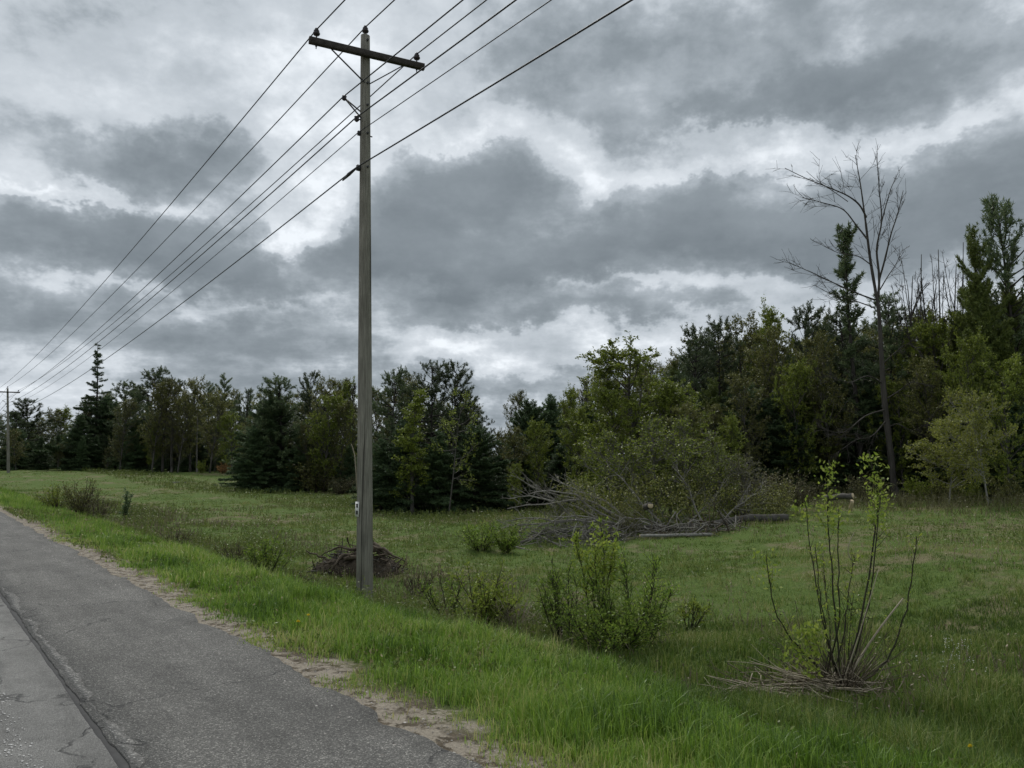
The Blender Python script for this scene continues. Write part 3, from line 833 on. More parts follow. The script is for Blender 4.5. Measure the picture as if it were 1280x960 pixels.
# mid left clump
T('pine', 332, 57, 500, 'pine_tree', 'broad dark pine reaching the ground left of the near pole', wide=1.5, var=1)
T('pine', 354, 55, 464, 'pine_tree', 'dark tufted pine at the heart of the mid-left clump', wide=1.2, var=0)
T('spruce', 340, 55.5, 490, 'spruce_tree', 'pointed dark spruce in front of the tufted mid-left pine', wide=1.2, var=2)
T('pine', 395, 55, 520, 'pine_tree', 'low dark pine at the right of the mid-left clump', wide=1.4, var=2)
T('spruce', 318, 54, 530, 'spruce_tree', 'low spruce at the left end of the mid-left clump', wide=1.6, var=0)
T('spruce', 372, 54, 535, 'spruce_tree', 'low spruce at the right foot of the mid-left clump', wide=1.4, var=1)
T('tuftpine', 385, 59, 462, 'pine_tree', 'pine with one dark top tuft behind the mid-left clump', wide=.9)
T('olive', 402, 56, 482, 'broadleaf_tree', 'yellow-olive leafing tree right of the mid-left pines', wide=.95, var=0)
T('olive', 418, 57, 476, 'broadleaf_tree', 'tall olive tree with bare crown tips left of the near pole', wide=.8, var=1)
T('bare', 408, 54, 500, 'bare_tree', 'bare slim tree in front of the yellow-olive tree', wide=.7)
T('lush', 432, 57, 482, 'broadleaf_tree', 'yellowish tree half hidden by the near pole', wide=.7, var=1)
T('bare', 440, 54, 478, 'bare_tree', 'bare slim tree close against the left of the near pole', wide=.6)
place('under', 400, 53, 575, 'undergrowth_bush', 'dark undergrowth below the yellow-olive tree', 'bush', wide=1.6, var=1)
T('spruce', 435, 53, 555, 'spruce_tree', 'low dark spruce behind the near pole on its left', wide=1.3)
# centre clump, right of the near pole
T('pine', 485, 37.5, 452, 'pine_tree', 'dark pine just right of the near pole', wide=.95, var=0)
T('pine', 541, 38, 449, 'pine_tree', 'tallest dark pine of the clump right of the near pole', wide=1.0, var=1)
T('tuftpine', 566, 39, 452, 'pine_tree', 'open-topped pine behind the pale leaning sapling', wide=1.1)
T('pine', 585, 38.5, 490, 'pine_tree', 'sloping pine at the right shoulder of the centre clump', wide=1.0, var=2)
T('spruce', 505, 35.5, 522, 'spruce_tree', 'dense low spruce at the left foot of the centre clump', wide=1.5, var=0)
T('spruce', 548, 35, 535, 'spruce_tree', 'dense low spruce in the middle of the centre clump', wide=1.5, var=1)
T('spruce', 592, 36, 528, 'spruce_tree', 'dense low spruce at the right foot of the centre clump', wide=1.5, var=2)
T('spruce', 476, 36, 545, 'spruce_tree', 'low spruce touching the near pole from the right', wide=1.3, var=1)
T('poplar', 515, 34.2, 484, 'broadleaf_tree', 'narrow yellow-green tree in front of the dark centre clump', wide=1.5)
T('sapling', 561, 33, 488, 'sapling_tree', 'slim pale-stemmed sapling with hanging green leaves', wide=1.0)
# between centre clump and the big yellow-green tree
T('olive', 640, 45, 492, 'broadleaf_tree', 'sparse twiggy tree at the left of the sky gap', wide=.8, var=1)
T('olive', 625, 43, 545, 'broadleaf_tree', 'low brownish tree under the sky gap', wide=1.1, var=0)
T('spruce', 664, 42, 496, 'spruce_tree', 'dark spruce right of the sky gap', wide=1.2, var=2)
T('spruce', 690, 43, 489, 'spruce_tree', 'dark spruce with a thin leader right of the sky gap', wide=1.15, var=0)
T('lush', 712, 45, 492, 'broadleaf_tree', 'dull green tree between the two dark spruces', wide=.8, var=1)
T('spruce', 735, 41, 500, 'spruce_tree', 'dark spruce left of the big yellow-green tree', wide=1.3, var=1)
T('bare', 722, 46, 478, 'bare_tree', 'bare twiggy top above the dark spruces', wide=.6)
T('spruce', 650, 38, 548, 'spruce_tree', 'low spruce behind the tip of the fallen tree', wide=1.5, var=1)
T('spruce', 700, 38, 552, 'spruce_tree', 'low spruce behind the bare limbs of the fallen tree', wide=1.6, var=0)
T('lush', 645, 33, 582, 'young_tree', 'small yellow-green young tree beyond the fallen limbs', wide=.9, var=1)
for px, Y, tp, kd, wd, lb in [(640, 37, 540, 'olive', 1.1, 'olive tree low in the sky gap'), (672, 37, 530, 'lush', .9, 'fresh green tree in front of the dark spruces'), (722, 36, 515, 'lush', 1.0, 'fresh green tree left of the big yellow-green one'), (940, 36, 470, 'olive', 1.0, 'olive tree in front of the large dark spruce'), (1000, 36.5, 460, 'lush', .8, 'dull yellow-green tree above the butt of the fallen trunk'), (1045, 37, 430, 'olive', .9, 'olive tree left of the dead tree stem'), (1130, 35.5, 480, 'lush', .9, 'fresh green tree just right of the dead trunk'), (1165, 34.5, 460, 'olive', 1.0, 'olive tree behind the yellowish young tree')]:
    T(kd, px, Y, tp, 'broadleaf_tree', lb, wide=wd)
# big yellow-green tree and its neighbours
T('lush', 800, 32, 440, 'broadleaf_tree', 'big yellow-green tree rising behind the fallen tree', wide=1.5, var=0)
T('lush', 762, 31, 492, 'broadleaf_tree', 'smaller yellow-green tree at the left of the big one', wide=1.15, var=1)
T('lush', 838, 31, 485, 'broadleaf_tree', 'yellow-green tree at the right of the big one', wide=1.45, var=1)
T('olive', 872, 29, 515, 'broadleaf_tree', 'brownish leafing tree right behind the fallen trunk', wide=1.2, var=0)
T('lush', 915, 31, 525, 'young_tree', 'small yellow-green tree against the dark spruces', wide=1.0, var=1)
T('tuftpine', 868, 42, 408, 'pine_tree', 'dark pine with a forked tufted top, left of a pair', wide=1.0)
T('pine', 907, 43, 397, 'pine_tree', 'dark pine with a tufted top, right of a pair', wide=.85, var=2)
T('greencon', 890, 39, 462, 'spruce_tree', 'green-needled conifer below the tufted pair of pines', wide=1.2)
T('olive', 945, 44, 408, 'broadleaf_tree', 'olive leafing tree right of the tufted pair of pines', wide=1.0, var=0)
T('lush', 968, 43, 396, 'broadleaf_tree', 'tall dull-green tree left of the pine by the dead tree', wide=.75, var=1)
T('pine', 1005, 43, 374, 'pine_tree', 'dark round-headed pine left of the dead tree', wide=.8, var=0)
T('olive', 1030, 44, 402, 'broadleaf_tree', 'sparse olive tree between the round-headed pine and the dead tree', wide=.8, var=1)
T('spruce', 935, 38, 475, 'spruce_tree', 'large dark spruce right of the brownish tree', wide=1.5, var=2)
T('spruce', 975, 37, 490, 'spruce_tree', 'dark spruce above the butt of the fallen trunk', wide=1.5, var=1)
T('greencon', 1015, 38, 455, 'spruce_tree', 'green-needled conifer left of the dead trunk', wide=1.3, var=2)
T('olive', 985, 39, 425, 'broadleaf_tree', 'brownish-green tree in front of the round-headed pine', wide=1.0, var=0)
# around the dead tree
T('narrow', 1079, 37, 266, 'pine_tree', 'very narrow ragged pine entwined with the dead tree', wide=.95)
T('pine', 1068, 39, 385, 'pine_tree', 'dark pine filling the left of the dead trunk', wide=.9, var=2)
T('pine', 1112, 39, 362, 'pine_tree', 'dark pine filling the right of the dead trunk', wide=.85, var=1)
T('spruce', 1085, 38, 450, 'spruce_tree', 'dark spruce at the foot of the dead trunk', wide=1.5, var=0)
T('sparse', 1165, 43, 378, 'pine_tree', 'thin pine limb among the bare upright trees', wide=.9)
T('olive', 1160, 39, 405, 'broadleaf_tree', 'olive tree below the bare upright trees', wide=.9, var=0)
T('greencon', 1145, 37, 455, 'spruce_tree', 'green-needled conifer right of the dead trunk', wide=1.2)
T('lush', 1190, 36, 408, 'broadleaf_tree', 'dull yellow-green tree below the bare upright trees', wide=.85, var=0)
# right edge
T('greencon', 1243, 35, 260, 'pine_tree', 'tall pointed conifer with a dark head at the right', wide=.55)
T('greencon', 1240, 34.5, 320, 'spruce_tree', 'tall green-needled conifer at the right', wide=.8)
T('tuftpine', 1290, 35, 240, 'pine_tree', 'tallest pine cut off by the right edge', wide=.8)
T('greencon', 1284, 35.5, 335, 'spruce_tree', 'green conifer cut off by the right edge', wide=.8)
T('greencon', 1205, 37, 375, 'spruce_tree', 'green conifer behind the yellow-green tree at the right', wide=.8)
T('lush', 1222, 32, 428, 'broadleaf_tree', 'yellow-green tree in front of the tall right conifer', wide=.75, var=1)
T('lush', 1262, 31, 455, 'broadleaf_tree', 'yellow-green leafing tree near the right edge', wide=.9, var=0)
T('spruce', 1190, 35, 500, 'spruce_tree', 'dark low spruce behind the pale leafy bush', wide=1.5, var=0)
T('spruce', 1270, 33, 500, 'spruce_tree', 'dark low spruce near the right edge', wide=1.4, var=2)
T('palesmall', 1236, 26, 507, 'young_tree', 'small pale yellow-green tree with a whitish stem at the right', wide=.95, rz=1.0)
T('palesmall', 1186, 28.5, 535, 'young_tree', 'yellowish leafy young tree left of the whitish stem', wide=1.2, rz=3.0)
# back rows that close the woods
BK = np.random.default_rng(17)
def back(px0, px1, n, Y0, Y1, top, label, group, kinds=('spruce', 'pine', 'greencon', 'pine', 'olive', 'olive')):
    for i in range(n):
        px = px0 + (px1 - px0) * (i + BK.random()) / n
        kd = kinds[int(BK.integers(0, len(kinds)))]
        place(kd, px, BK.uniform(Y0, Y1), top(px) + BK.uniform(-4, 22), 'background_tree', label, 'tree', wide=BK.uniform(.9, 1.25), group=group)
back(-60, 320, 30, 97, 116, lambda p: np.interp(p, [-60, 40, 60, 80, 110, 320], [502, 512, 526, 526, 490, 486]), 'tree in the packed back rows of the far left woods', 'back rows of the far left woods')
back(-80, 340, 26, 118, 138, lambda p: 536, 'dim low tree deep inside the far left woods', 'deep rows of the far left woods', ('spruce',))
back(380, 480, 7, 76, 90, lambda p: 545, 'dim low tree deep inside the woods left of the near pole', 'deep rows left of the near pole', ('spruce',))
back(-60, 300, 24, 84, 92, lambda p: 538, 'low tree closing the foot of the far left woods', 'foot of the far left woods', ('spruce', 'spruce', 'olive', 'pine'))
back(300, 470, 12, 61, 72, lambda p: 498, 'tree in the back rows behind the mid-left clump', 'back rows of the mid-left clump')
back(375, 470, 6, 55, 58, lambda p: 548, 'low tree closing the foot of the woods left of the near pole', 'foot of the mid-left clump', ('spruce', 'olive', 'pine'))
back(470, 600, 9, 41, 48, lambda p: np.interp(p, [470, 590, 610], [478, 492, 540]), 'tree in the back rows of the centre clump', 'back rows of the centre clump')
back(600, 760, 14, 48, 58, lambda p: np.interp(p, [600, 630, 660, 760], [552, 540, 508, 500]), 'tree in the back rows right of the sky gap', 'back rows right of the sky gap')
back(610, 760, 8, 39, 42, lambda p: 560, 'low tree closing the foot of the woods right of the sky gap', 'foot of the woods right of the sky gap', ('spruce', 'olive', 'pine'))
back(750, 1060, 26, 46, 58, lambda p: np.interp(p, [750, 860, 1060], [480, 432, 412]), 'tree in the back rows left of the dead tree', 'back rows left of the dead tree')
back(860, 1060, 10, 37, 40, lambda p: 510, 'low tree closing the foot of the woods left of the dead tree', 'foot of the woods left of the dead tree', ('spruce', 'pine', 'olive'))
back(1060, 1380, 26, 42, 56, lambda p: np.interp(p, [1060, 1120, 1180, 1215, 1280, 1380], [405, 400, 420, 390, 360, 330]), 'tree in the back rows right of the dead tree', 'back rows right of the dead tree')
back(1060, 1340, 12, 35, 39, lambda p: 505, 'low tree closing the foot of the woods right of the dead tree', 'foot of the woods right of the dead tree', ('spruce', 'lush', 'pine', 'olive'))

# the dead tree, limb by limb
def limb_tree(px0, Y, limbs, seed, bark, label, name, group=None, twig=1.0):
    r = np.random.default_rng(seed)
    b = on(px0, Y); o = empty(name, b)
    first = True
    tw = MB()
    for (pts, r0, r1, dY, nsub) in limbs:
        P = np.array([at(x, y, Y + dY * i / max(1, len(pts) - 1)) for i, (x, y) in enumerate(pts)]) - b
        if first: P[0, 2] = -.15
        f = np.linspace(0, 1, 6 * (len(pts) - 1) + 1)
        fi = f * (len(pts) - 1)
        # smooth interpolation through the points
        C = []
        for q in fi:
            i = min(int(q), len(P) - 2); w = q - i
            p0, p1, p2, p3 = P[max(i - 1, 0)], P[i], P[i + 1], P[min(i + 2, len(P) - 1)]
            C.append(.5 * ((2 * p1) + (p2 - p0) * w + (2 * p0 - 5 * p1 + 4 * p2 - p3) * w * w + (3 * p1 - p0 - 3 * p2 + p3) * w ** 3))
        C = np.array(C)
        mb = MB().tube(C, np.linspace(r0, r1, len(C)) * (1 + .05 * r.normal(size=len(C))), 9 if first else 5)
        if first: mb.tube([P[0], P[0] + UP * .25, P[0] + UP * .7], [r0 * 1.5, r0 * 1.2, r0 * .9], 9)
        mb.build('trunk' if first else 'limb', M[bark], o, True)
        L = np.linalg.norm(np.diff(C, axis=0), axis=1).sum()
        for _ in range(int(nsub * 1.6)):
            g = r.uniform(.2, .98)
            d = unit(along(np.gradient(C, axis=0), g)) + r.normal(size=3) * .38
            l = twig * r.uniform(.4, 1.2) * min(1.4, .35 * L) * (1.2 - .6 * g)
            Q = curve(along(C, g), d, l, 5, .09, .03, r)
            tw.tube(Q, np.linspace(max(.010, r1 * .8), .005, 5), 3, False)
            for _ in range(4):
                g2 = r.uniform(.3, 1); d2 = unit(along(np.gradient(Q, axis=0), g2)) + r.normal(size=3) * .5
                tw.tube(curve(along(Q, g2), d2, l * r.uniform(.3, .7), 4, .1, .03, r), np.linspace(.009, .005, 4), 3, False)
        first = False
    tag(tw.build('twigs', M[bark], o), kind='stuff')
    return tag(o, label, 'tree', group)
dead = [
 ([(1119, 624), (1113, 565), (1106, 505), (1102, 450), (1099, 395), (1095, 365)], .155, .065, .0, 0),
 ([(1096, 372), (1088, 325), (1083, 285), (1080, 262), (1075, 227), (1069, 194)], .075, .014, .5, 7),
 ([(1098, 372), (1099, 345), (1096, 311), (1102, 276), (1099, 236), (1096, 196)], .065, .012, -.4, 9),
 ([(1099, 350), (1106, 325), (1114, 292), (1122, 268), (1129, 238)], .05, .012, -1.0, 8),
 ([(1102, 278), (1108, 255), (1114, 235), (1121, 220)], .03, .010, -.5, 4),
 ([(1083, 272), (1074, 256), (1060, 245), (1040, 236), (1010, 224), (981, 210)], .045, .012, -.8, 8),
 ([(1085, 300), (1070, 281), (1054, 262), (1031, 254), (1003, 247)], .042, .012, .8, 8),
 ([(1060, 252), (1040, 238), (1022, 226), (1008, 214)], .02, .008, .5, 4),
 ([(1094, 375), (1070, 366), (1043, 354), (1022, 344), (986, 328)], .045, .010, -.7, 8),
 ([(1090, 332), (1072, 320), (1048, 316), (1023, 304)], .03, .008, .6, 5),
 ([(1094, 385), (1063, 374), (1040, 368), (1019, 357)], .03, .008, -.5, 5),
 ([(1100, 362), (1110, 345), (1120, 330), (1128, 312)], .03, .008, .6, 5),
 ([(1104, 480), (1085, 470), (1062, 478), (1040, 472)], .035, .010, -1.2, 7),
 ([(1107, 512), (1082, 520), (1055, 540), (1032, 538)], .04, .010, -1.4, 9),
 ([(1108, 525), (1090, 545), (1070, 550), (1052, 562)], .035, .010, -1.6, 8),
 ([(1106, 500), (1125, 488), (1140, 478), (1160, 482)], .035, .010, -1.2, 8),
 ([(1109, 535), (1122, 530), (1140, 538), (1158, 530)], .03, .008, -1.2, 8),
 ([(1103, 455), (1120, 440), (1135, 430), (1150, 440)], .03, .008, -1.0, 8),
]
limb_tree(1119, 34, dead, 61, 'bark_snag', 'tall dead tree with bare grey limbs spread against the sky', 'dead_tree', EV)
bt = np.random.default_rng(64)
for i, (px, Y, tp, lb) in enumerate([(1136, 38, 345, 'bare upright tree nearest the right of the dead trunk'), (1150, 37, 318, 'bare tree second to the right of the dead tree'), (1163, 38, 335, 'bare tree third to the right of the dead tree'), (1177, 37, 312, 'bare tree midway between the dead tree and the tall right pine'),
        (1190, 38, 330, 'bare tree second to the left of the tall right pine'), (1203, 37, 303, 'bare upright tree against the left of the tall right pine')]):
    dx_ = bt.uniform(-14, 6)
    trunk_ = [(px, 610), (px - dx_ * .2, 520), (px + dx_ * .3, 430), (px + dx_, tp)]
    lm = [(trunk_, .085, .016, 0, 4)]
    for k in range(5):
        y0 = bt.uniform(395, 470); sx = bt.uniform(-26, 26); x0 = px + dx_ * .3
        lm.append(([(x0, y0), (x0 + sx * .55, y0 - 34), (x0 + sx, max(tp + 8, y0 - bt.uniform(60, 115)))], .034, .010, bt.uniform(-.6, .6), 4))
    limb_tree(px, Y, lm, 640 + i, 'bark_snag', lb, 'bare_tree', EV, .8)
limb_tree(246, 83, [([(246, 594), (246, 560), (247, 516)], .10, .06, 0, 0), ([(246, 560), (243, 548)], .02, .01, 0, 1)], 62, 'bark_dead', 'pale broken snag standing upright among the far left woods', 'standing_snag', EV, .3)
limb_tree(214, 83, [([(214, 592), (214, 560), (215, 530)], .09, .05, 0, 0), ([(214, 560), (217, 546)], .02, .01, 0, 1)], 63, 'bark_grey', 'short grey snag left of the pale broken snag', 'standing_snag', EV, .3)

# undergrowth along the foot of the woods
Bsh = lambda kind, px, Y, top, name, label, **k: place(kind, px, Y, top, name, label, 'bush', **k)
Bsh('rustbush', 279, 80, 577, 'rusty_bush', 'orange-brown leafy bush at the left foot of the mid-left clump', wide=1.2)
Bsh('under', 252, 80, 572, 'leafy_bush', 'greenish bush at the foot of the pale snag', wide=.9, var=0)
Bsh('brownbush', 425, 51, 590, 'twiggy_bush', 'grey twiggy brush at the wood edge left of the near pole', wide=1.5)
for i, (px, Y, top, kd, lb) in enumerate([
    (1150, 32, 588, 'under', 'leafy bush just right of the dead trunk'), (1178, 30, 592, 'under', 'leafy bush between the dead trunk and the whitish stem'),
    (1210, 30, 590, 'under', 'leafy bush just left of the whitish stem'), (1265, 29, 590, 'under', 'leafy bush right of the whitish stem'),
    (1085, 31, 585, 'brownbush', 'twiggy bush left of the dead trunk'), (1000, 31, 592, 'brownbush', 'twiggy bush behind the end of the fallen trunk'),
    (960, 29, 575, 'brownbush', 'tall twiggy bush behind the middle of the fallen trunk'), (925, 28, 570, 'brownbush', 'twiggy bush behind the leafy fallen crown'),
    (1130, 29, 612, 'brownbush', 'low brown brush in front of the dead trunk')]):
    Bsh(kd, px, Y, top, 'wood_edge_bush', lb, wide=1.1, group='bushes at the wood edge', var=i)

# ------------------------------------------------------------------ the fallen tree, logs and brush
def branchy(mb, P0, P1, r0, r1, r, ntw, tl, up=.12, sub=3, side=6):
    P0, P1 = np.asarray(P0, float), np.asarray(P1, float)
    L = np.linalg.norm(P1 - P0); n = 9
    C = P0 + (P1 - P0) * np.linspace(0, 1, n)[:, None] + np.cumsum(r.normal(size=(n, 3)) * .022 * L, 0) * np.sin(np.linspace(0, 3.14, n))[:, None]
    C[:, 2] += np.sin(np.linspace(0, 3.14, n)) * up * L * .5
    mb.tube(C, np.linspace(r0, r1, n), side, False)
    for _ in range(ntw):
        f = r.uniform(.2, 1); d = unit(along(np.gradient(C, axis=0), f)) + r.normal(size=3) * .6 + np.array([0, 0, .2])
        l = tl * r.uniform(.4, 1.1) * (1.2 - .6 * f)
        Q = curve(along(C, f), d, l, 5, .12, .03, r)
        mb.tube(Q, np.linspace(max(.007, r1 * .8), .004, 5), 4, False)
        for _ in range(sub):
            f2 = r.uniform(.3, 1); d2 = unit(along(np.gradient(Q, axis=0), f2)) + r.normal(size=3) * .6
            mb.tube(curve(along(Q, f2), d2, l * r.uniform(.2, .55), 3, .12, .02, r), np.linspace(.006, .003, 3), 3, False)
    return C
fr = np.random.default_rng(81)
fo = on(880, 24); fo_ = np.array(fo)
ft_ = empty('fallen_tree', fo)
gp = lambda px, Y, up_: on(px, Y) + UP * up_
butt = gp(985, 24.0, .16); mid = gp(880, 24.2, .16); fork = gp(790, 24.0, .22)
trk = MB(); C = np.array([butt, gp(930, 24.1, .17), mid, gp(830, 24.2, .18), fork]) - fo_
C = along(C, np.linspace(0, 1, 15)) + fr.normal(size=(15, 3)) * .018
trk.tube(C, np.linspace(.125, .08, 15) * (1 + .08 * fr.normal(size=15)), 10)
trk.build('trunk', M['bark_grey'], ft_, True)
limbs = [(790, 652, 634, 636, 24.0, 23.0, .06), (800, 650, 652, 600, 24, 23.6, .055), (795, 652, 690, 598, 24, 24.6, .045), (780, 652, 628, 660, 24, 22.4, .05), (770, 652, 636, 624, 24, 24.8, .05),
         (770, 655, 650, 680, 24, 22.0, .04), (800, 650, 640, 650, 23.6, 22.2, .04), (790, 650, 660, 618, 23.8, 22.6, .04), (760, 655, 632, 690, 23.2, 21.6, .035), (780, 655, 690, 646, 23.0, 21.8, .03), (740, 650, 668, 606, 23.4, 23.0, .03),
         (830, 650, 770, 592, 24.2, 25, .04), (880, 648, 845, 588, 24.2, 25, .035), (905, 648, 955, 612, 24.2, 25.4, .035), (860, 650, 905, 600, 24.2, 25.4, .035), (850, 652, 740, 668, 23.6, 22.4, .03), (900, 650, 800, 672, 23.4, 22.4, .03)]
for (x0, y0, x1, y1, Y0, Y1, rr0) in limbs:
    mb = MB()
    branchy(mb, gp(x0, Y0, .2) - fo_, at(x1, y1, Y1) - fo_, rr0, .012, fr, 16, .9)
    mb.build('limb', M['limb_pale'], ft_, True)
lv = MB()
for (x0, x1, y0, y1, n_, Y0, Y1) in [(700, 870, 600, 655, 4600, 23.0, 25.4), (860, 985, 610, 648, 2600, 23.6, 25.6), (770, 900, 585, 620, 1200, 24.4, 25.6), (600, 660, 640, 675, 400, 22, 23)]:
    for _ in range(n_ // 26):
        c = at(fr.uniform(x0, x1), fr.uniform(y0, y1), fr.uniform(Y0, Y1)) - fo_
        m_ = 26; lv.leaves(c + fr.normal(size=(m_, 3)) * np.array([.22, .22, .13]), fr.normal(size=(m_, 3)), fr.uniform(.04, .085, m_), fr.uniform(.025, .05, m_), fr)
lv.build('leaves', M['olive'], ft_)
tag(ft_, 'fallen tree with bare grey limbs spread leftwards across the field', 'tree')

def stick_pile(name, center, rx, ry, h, n, L, rads, bark, seed, label, cat, flat=.25, bias=None):
    r = np.random.default_rng(seed); o = empty(name, center)
    mats = bark if isinstance(bark, (list, tuple)) else [bark]
    for bi, bk in enumerate(mats):
        mb = MB()
        for i in range(n // len(mats)):
            a = r.uniform(0, 6.283); q = math.sqrt(r.random())
            cx, cy = math.cos(a) * q * rx, math.sin(a) * q * ry
            cz = h * (1 - q * q) * r.random() + .02
            d = unit(np.array([r.normal(), r.normal(), r.normal() * flat]) + (0 if bias is None else np.array(bias)))
            l = L * r.uniform(.35, 1.2)
            gz_ = float(ground(center[0] + cx, center[1] + cy)) - center[2]
            P = curve(np.array([cx, cy, gz_ + cz]) - d * l / 2, d, l, 6, .13, .0, r)
            P[:, 2] = np.maximum(P[:, 2], gz_ - .03)
            mb.tube(P, np.linspace(1, .35, 6) * r.uniform(*rads), 4, False)
        tag(mb.build(['sticks', 'thin_sticks', 'pale_sticks'][bi], M[bk], o), kind='stuff')
    return tag(o, label, cat)
stick_pile('brush_pile', on(715, 22.3), 1.7, .9, .42, 170, 1.3, (.006, .022), ['bark_dead', 'bark_grey', 'limb_pale'], 91, 'grey brush heap of cut twigs under the fallen limbs', 'brush pile', .65)
stick_pile('brush_pile', on(845, 22.9), 2.2, .6, .5, 190, 1.2, (.006, .024), ['bark_dead', 'root', 'limb_pale'], 92, 'tangled brush heap against the front of the fallen trunk', 'brush pile', .75)
for i, (px, Y, top, wd, vr, lb) in enumerate([
    (735, 25.6, 590, .9, 0, 'leafy brush behind the bare fallen limbs'), (775, 26.5, 560, .9, 0, 'tall leafy brush left of the middle of the fallen tree'), (818, 26.5, 545, .9, 0, 'tall leafy brush over the middle of the fallen tree'),
    (862, 26.8, 545, .8, 0, 'tall yellow-green brush behind the fallen trunk'), (900, 26.0, 572, .9, 0, 'leafy brush over the fallen trunk'), (938, 26.0, 584, .9, 1, 'brownish brush behind the butt half of the fallen trunk'), (975, 26.0, 598, .9, 1, 'brownish brush beyond the butt of the fallen trunk'),
    (790, 23.3, 612, .8, 1, 'low leafing brush in front of the fallen tree'), (700, 23.6, 628, .9, 1, 'low twiggy brush among the bare fallen limbs')]):
    place('thicket' if i in (0, 6, 7) else 'sprout', px, Y, top, 'thicket_bush', lb, 'bush', wide=wd if i in (0, 6, 7) else 1.25, group='brush around the fallen tree', var=vr if i in (0, 6, 7) else (1 if i == 5 else 0))
# logs
def log(p0, p1, r0, label, name='cut_log', bark='bark_grey', both=True, extra=None):
    p0, p1 = np.asarray(p0), np.asarray(p1)
    c = (p0 + p1) / 2; o = empty(name, c)
    C = p0 + (p1 - p0) * np.linspace(0, 1, 7)[:, None] - c
    C[1:-1] += np.random.default_rng(int(abs(p0[0]) * 100)).normal(size=(5, 3)) * r0 * .12
    MB().tube(C, np.linspace(r0 * .95, r0, 7), 11, True).build('log_body', M[bark], o, True)
    d = unit(p1 - p0)
    for q, sg in ((p1, 1), (p0, -1)):
        MB().tube([q - c - d * sg * .01, q - c + d * sg * .008], r0 * .93, 11).build('cut_face', M['cutwood'], o)
    return tag(o, label, 'log', 'logs left by the tree cutting')
log(at(1030, 622, 26.4), at(1066, 620, 25.6), .10, 'short cut log with a pale round cut end, propped up right of the fallen trunk')
log(at(1063, 637, 25.9), at(1065, 626, 25.7), .06, 'pale split stub standing under the propped cut log', 'log_stub', 'cutwood')
log(at(882, 662, 23.2), at(1000, 660, 23.6), .03, 'thin pale pole lying in front of the fallen trunk', 'pale_pole', 'bark_pale')
log(at(800, 670, 22.2), at(890, 668, 22.4), .045, 'whitish log lying at the foot of the tangled brush heap', 'pale_log', 'bark_pale')
log(at(806, 634, 23.5), at(813, 632, 22.8), .09, 'log end showing a round pale cut face above the tangled brush heap', 'cut_log', 'bark_grey')
log(at(615, 677, 21.6), at(668, 690, 20.8), .03, 'crooked grey branch lying left of the brush heap', 'fallen_branch', 'bark_dead')
log(at(395, 632, 44), at(440, 636, 43), .06, 'grey branch on the grass left of the near pole', 'fallen_branch', 'bark_grey')
log(at(215, 603, 66), at(233, 603, 66), .05, 'pale plank lying in the far grass', 'plank', 'bark_pale')

# root heap behind the near pole
rc = on(447, 17.0)
o = stick_pile('root_heap', rc, 1.0, .45, .62, 330, .55, (.006, .022), ['root', 'twig_red', 'bark_grey'], 93, 'dark heap of uprooted roots and sticks behind the near pole', 'root heap', .7)
rr = np.random.default_rng(94)
for i in range(16):
    a = at(455 + rr.normal() * 14, 690 + rr.uniform(-12, 10), 17.0 + rr.uniform(-.3, .3)) - rc
    b = at(447 + rr.uniform(-52, 55), 702 + rr.uniform(-4, 14), 16.9 + rr.uniform(-.4, .4)) - rc
    P = np.array([a, (a + b) / 2 + np.array([0, 0, rr.uniform(-.05, .16)]), b])
    Q = along(P, np.linspace(0, 1, 9)) + np.cumsum(rr.normal(size=(9, 3)) * .02, 0)
    MB().tube(Q, np.linspace(rr.uniform(.03, .065), .010, 9) * (1 + .2 * rr.normal(size=9)), 7).build('root', M['root'], o, True)
P = np.array([at(420, 703, 17) - rc, at(400, 697, 17) - rc, at(382, 687, 17) - rc])
MB().tube(along(P, np.linspace(0, 1, 8)) + rr.normal(size=(8, 3)) * .02, np.linspace(.035, .012, 8), 6).build('root', M['root'], o, True)
mound = MB(); gg = np.linspace(-1, 1, 25); mx_, my_ = np.meshgrid(gg * 1.05, gg * .55, indexing='ij')
q2 = (mx_ / 1.05) ** 2 + (my_ / .55) ** 2
mz_ = np.maximum(0, 1 - q2) ** .7 * .40 * (.55 + fbm(mx_ * 4 + 9, my_ * 4, 71)) + ground(mx_ + rc[0], my_ + rc[1]) - rc[2] - .03
ii = np.arange(24)[:, None] * 25; jj = np.arange(24)[None]
mound.add(np.stack([mx_, my_, mz_], -1).reshape(-1, 3), np.stack([ii + jj, ii + 25 + jj, ii + 26 + jj, ii + jj + 1], -1).reshape(-1, 4))
mound.build('soil_mound', bark_mat('dark_soil', (.025, .02, .014), (.075, .06, .042), 9, 1, .05), o, True)

# ------------------------------------------------------------------ shrubs of the ditch
def shrub(px, Y, gen, bark, leafm, name, label, rz=0.0):
    b = on(px, Y); o = empty(name, b, rz)
    tr, cr = gen
    tr.build('stems', M[bark], o)
    if cr.v: cr.build('leaves', M[leafm], o)
    return tag(o, label, 'bush', 'shrubs in the ditch')
shrub(768, 9.0, bush(101, .95, .95, 22, 26, .045, 10, .42, .08, .40, .03, .007, .42), 'stem_dark', 'willow', 'willow_shrub', 'low spreading leafy green willow shrub in the ditch at the centre right')
shrub(800, 9.5, bush(122, 1.35, .65, 11, 22, .045, 8, .42, .25, .25, .05, .008, .35), 'stem_dark', 'willow', 'willow_shrub', 'taller open green shrub at the right of the low spreading willow')
shrub(748, 9.9, bush(102, 1.85, .40, 9, 18, .06, 9, .45, .5, .2, .04, .010, .25), 'stem_dark', 'budding', 'willow_shrub', 'tall sprigs with bright leaves behind the low spreading willow')
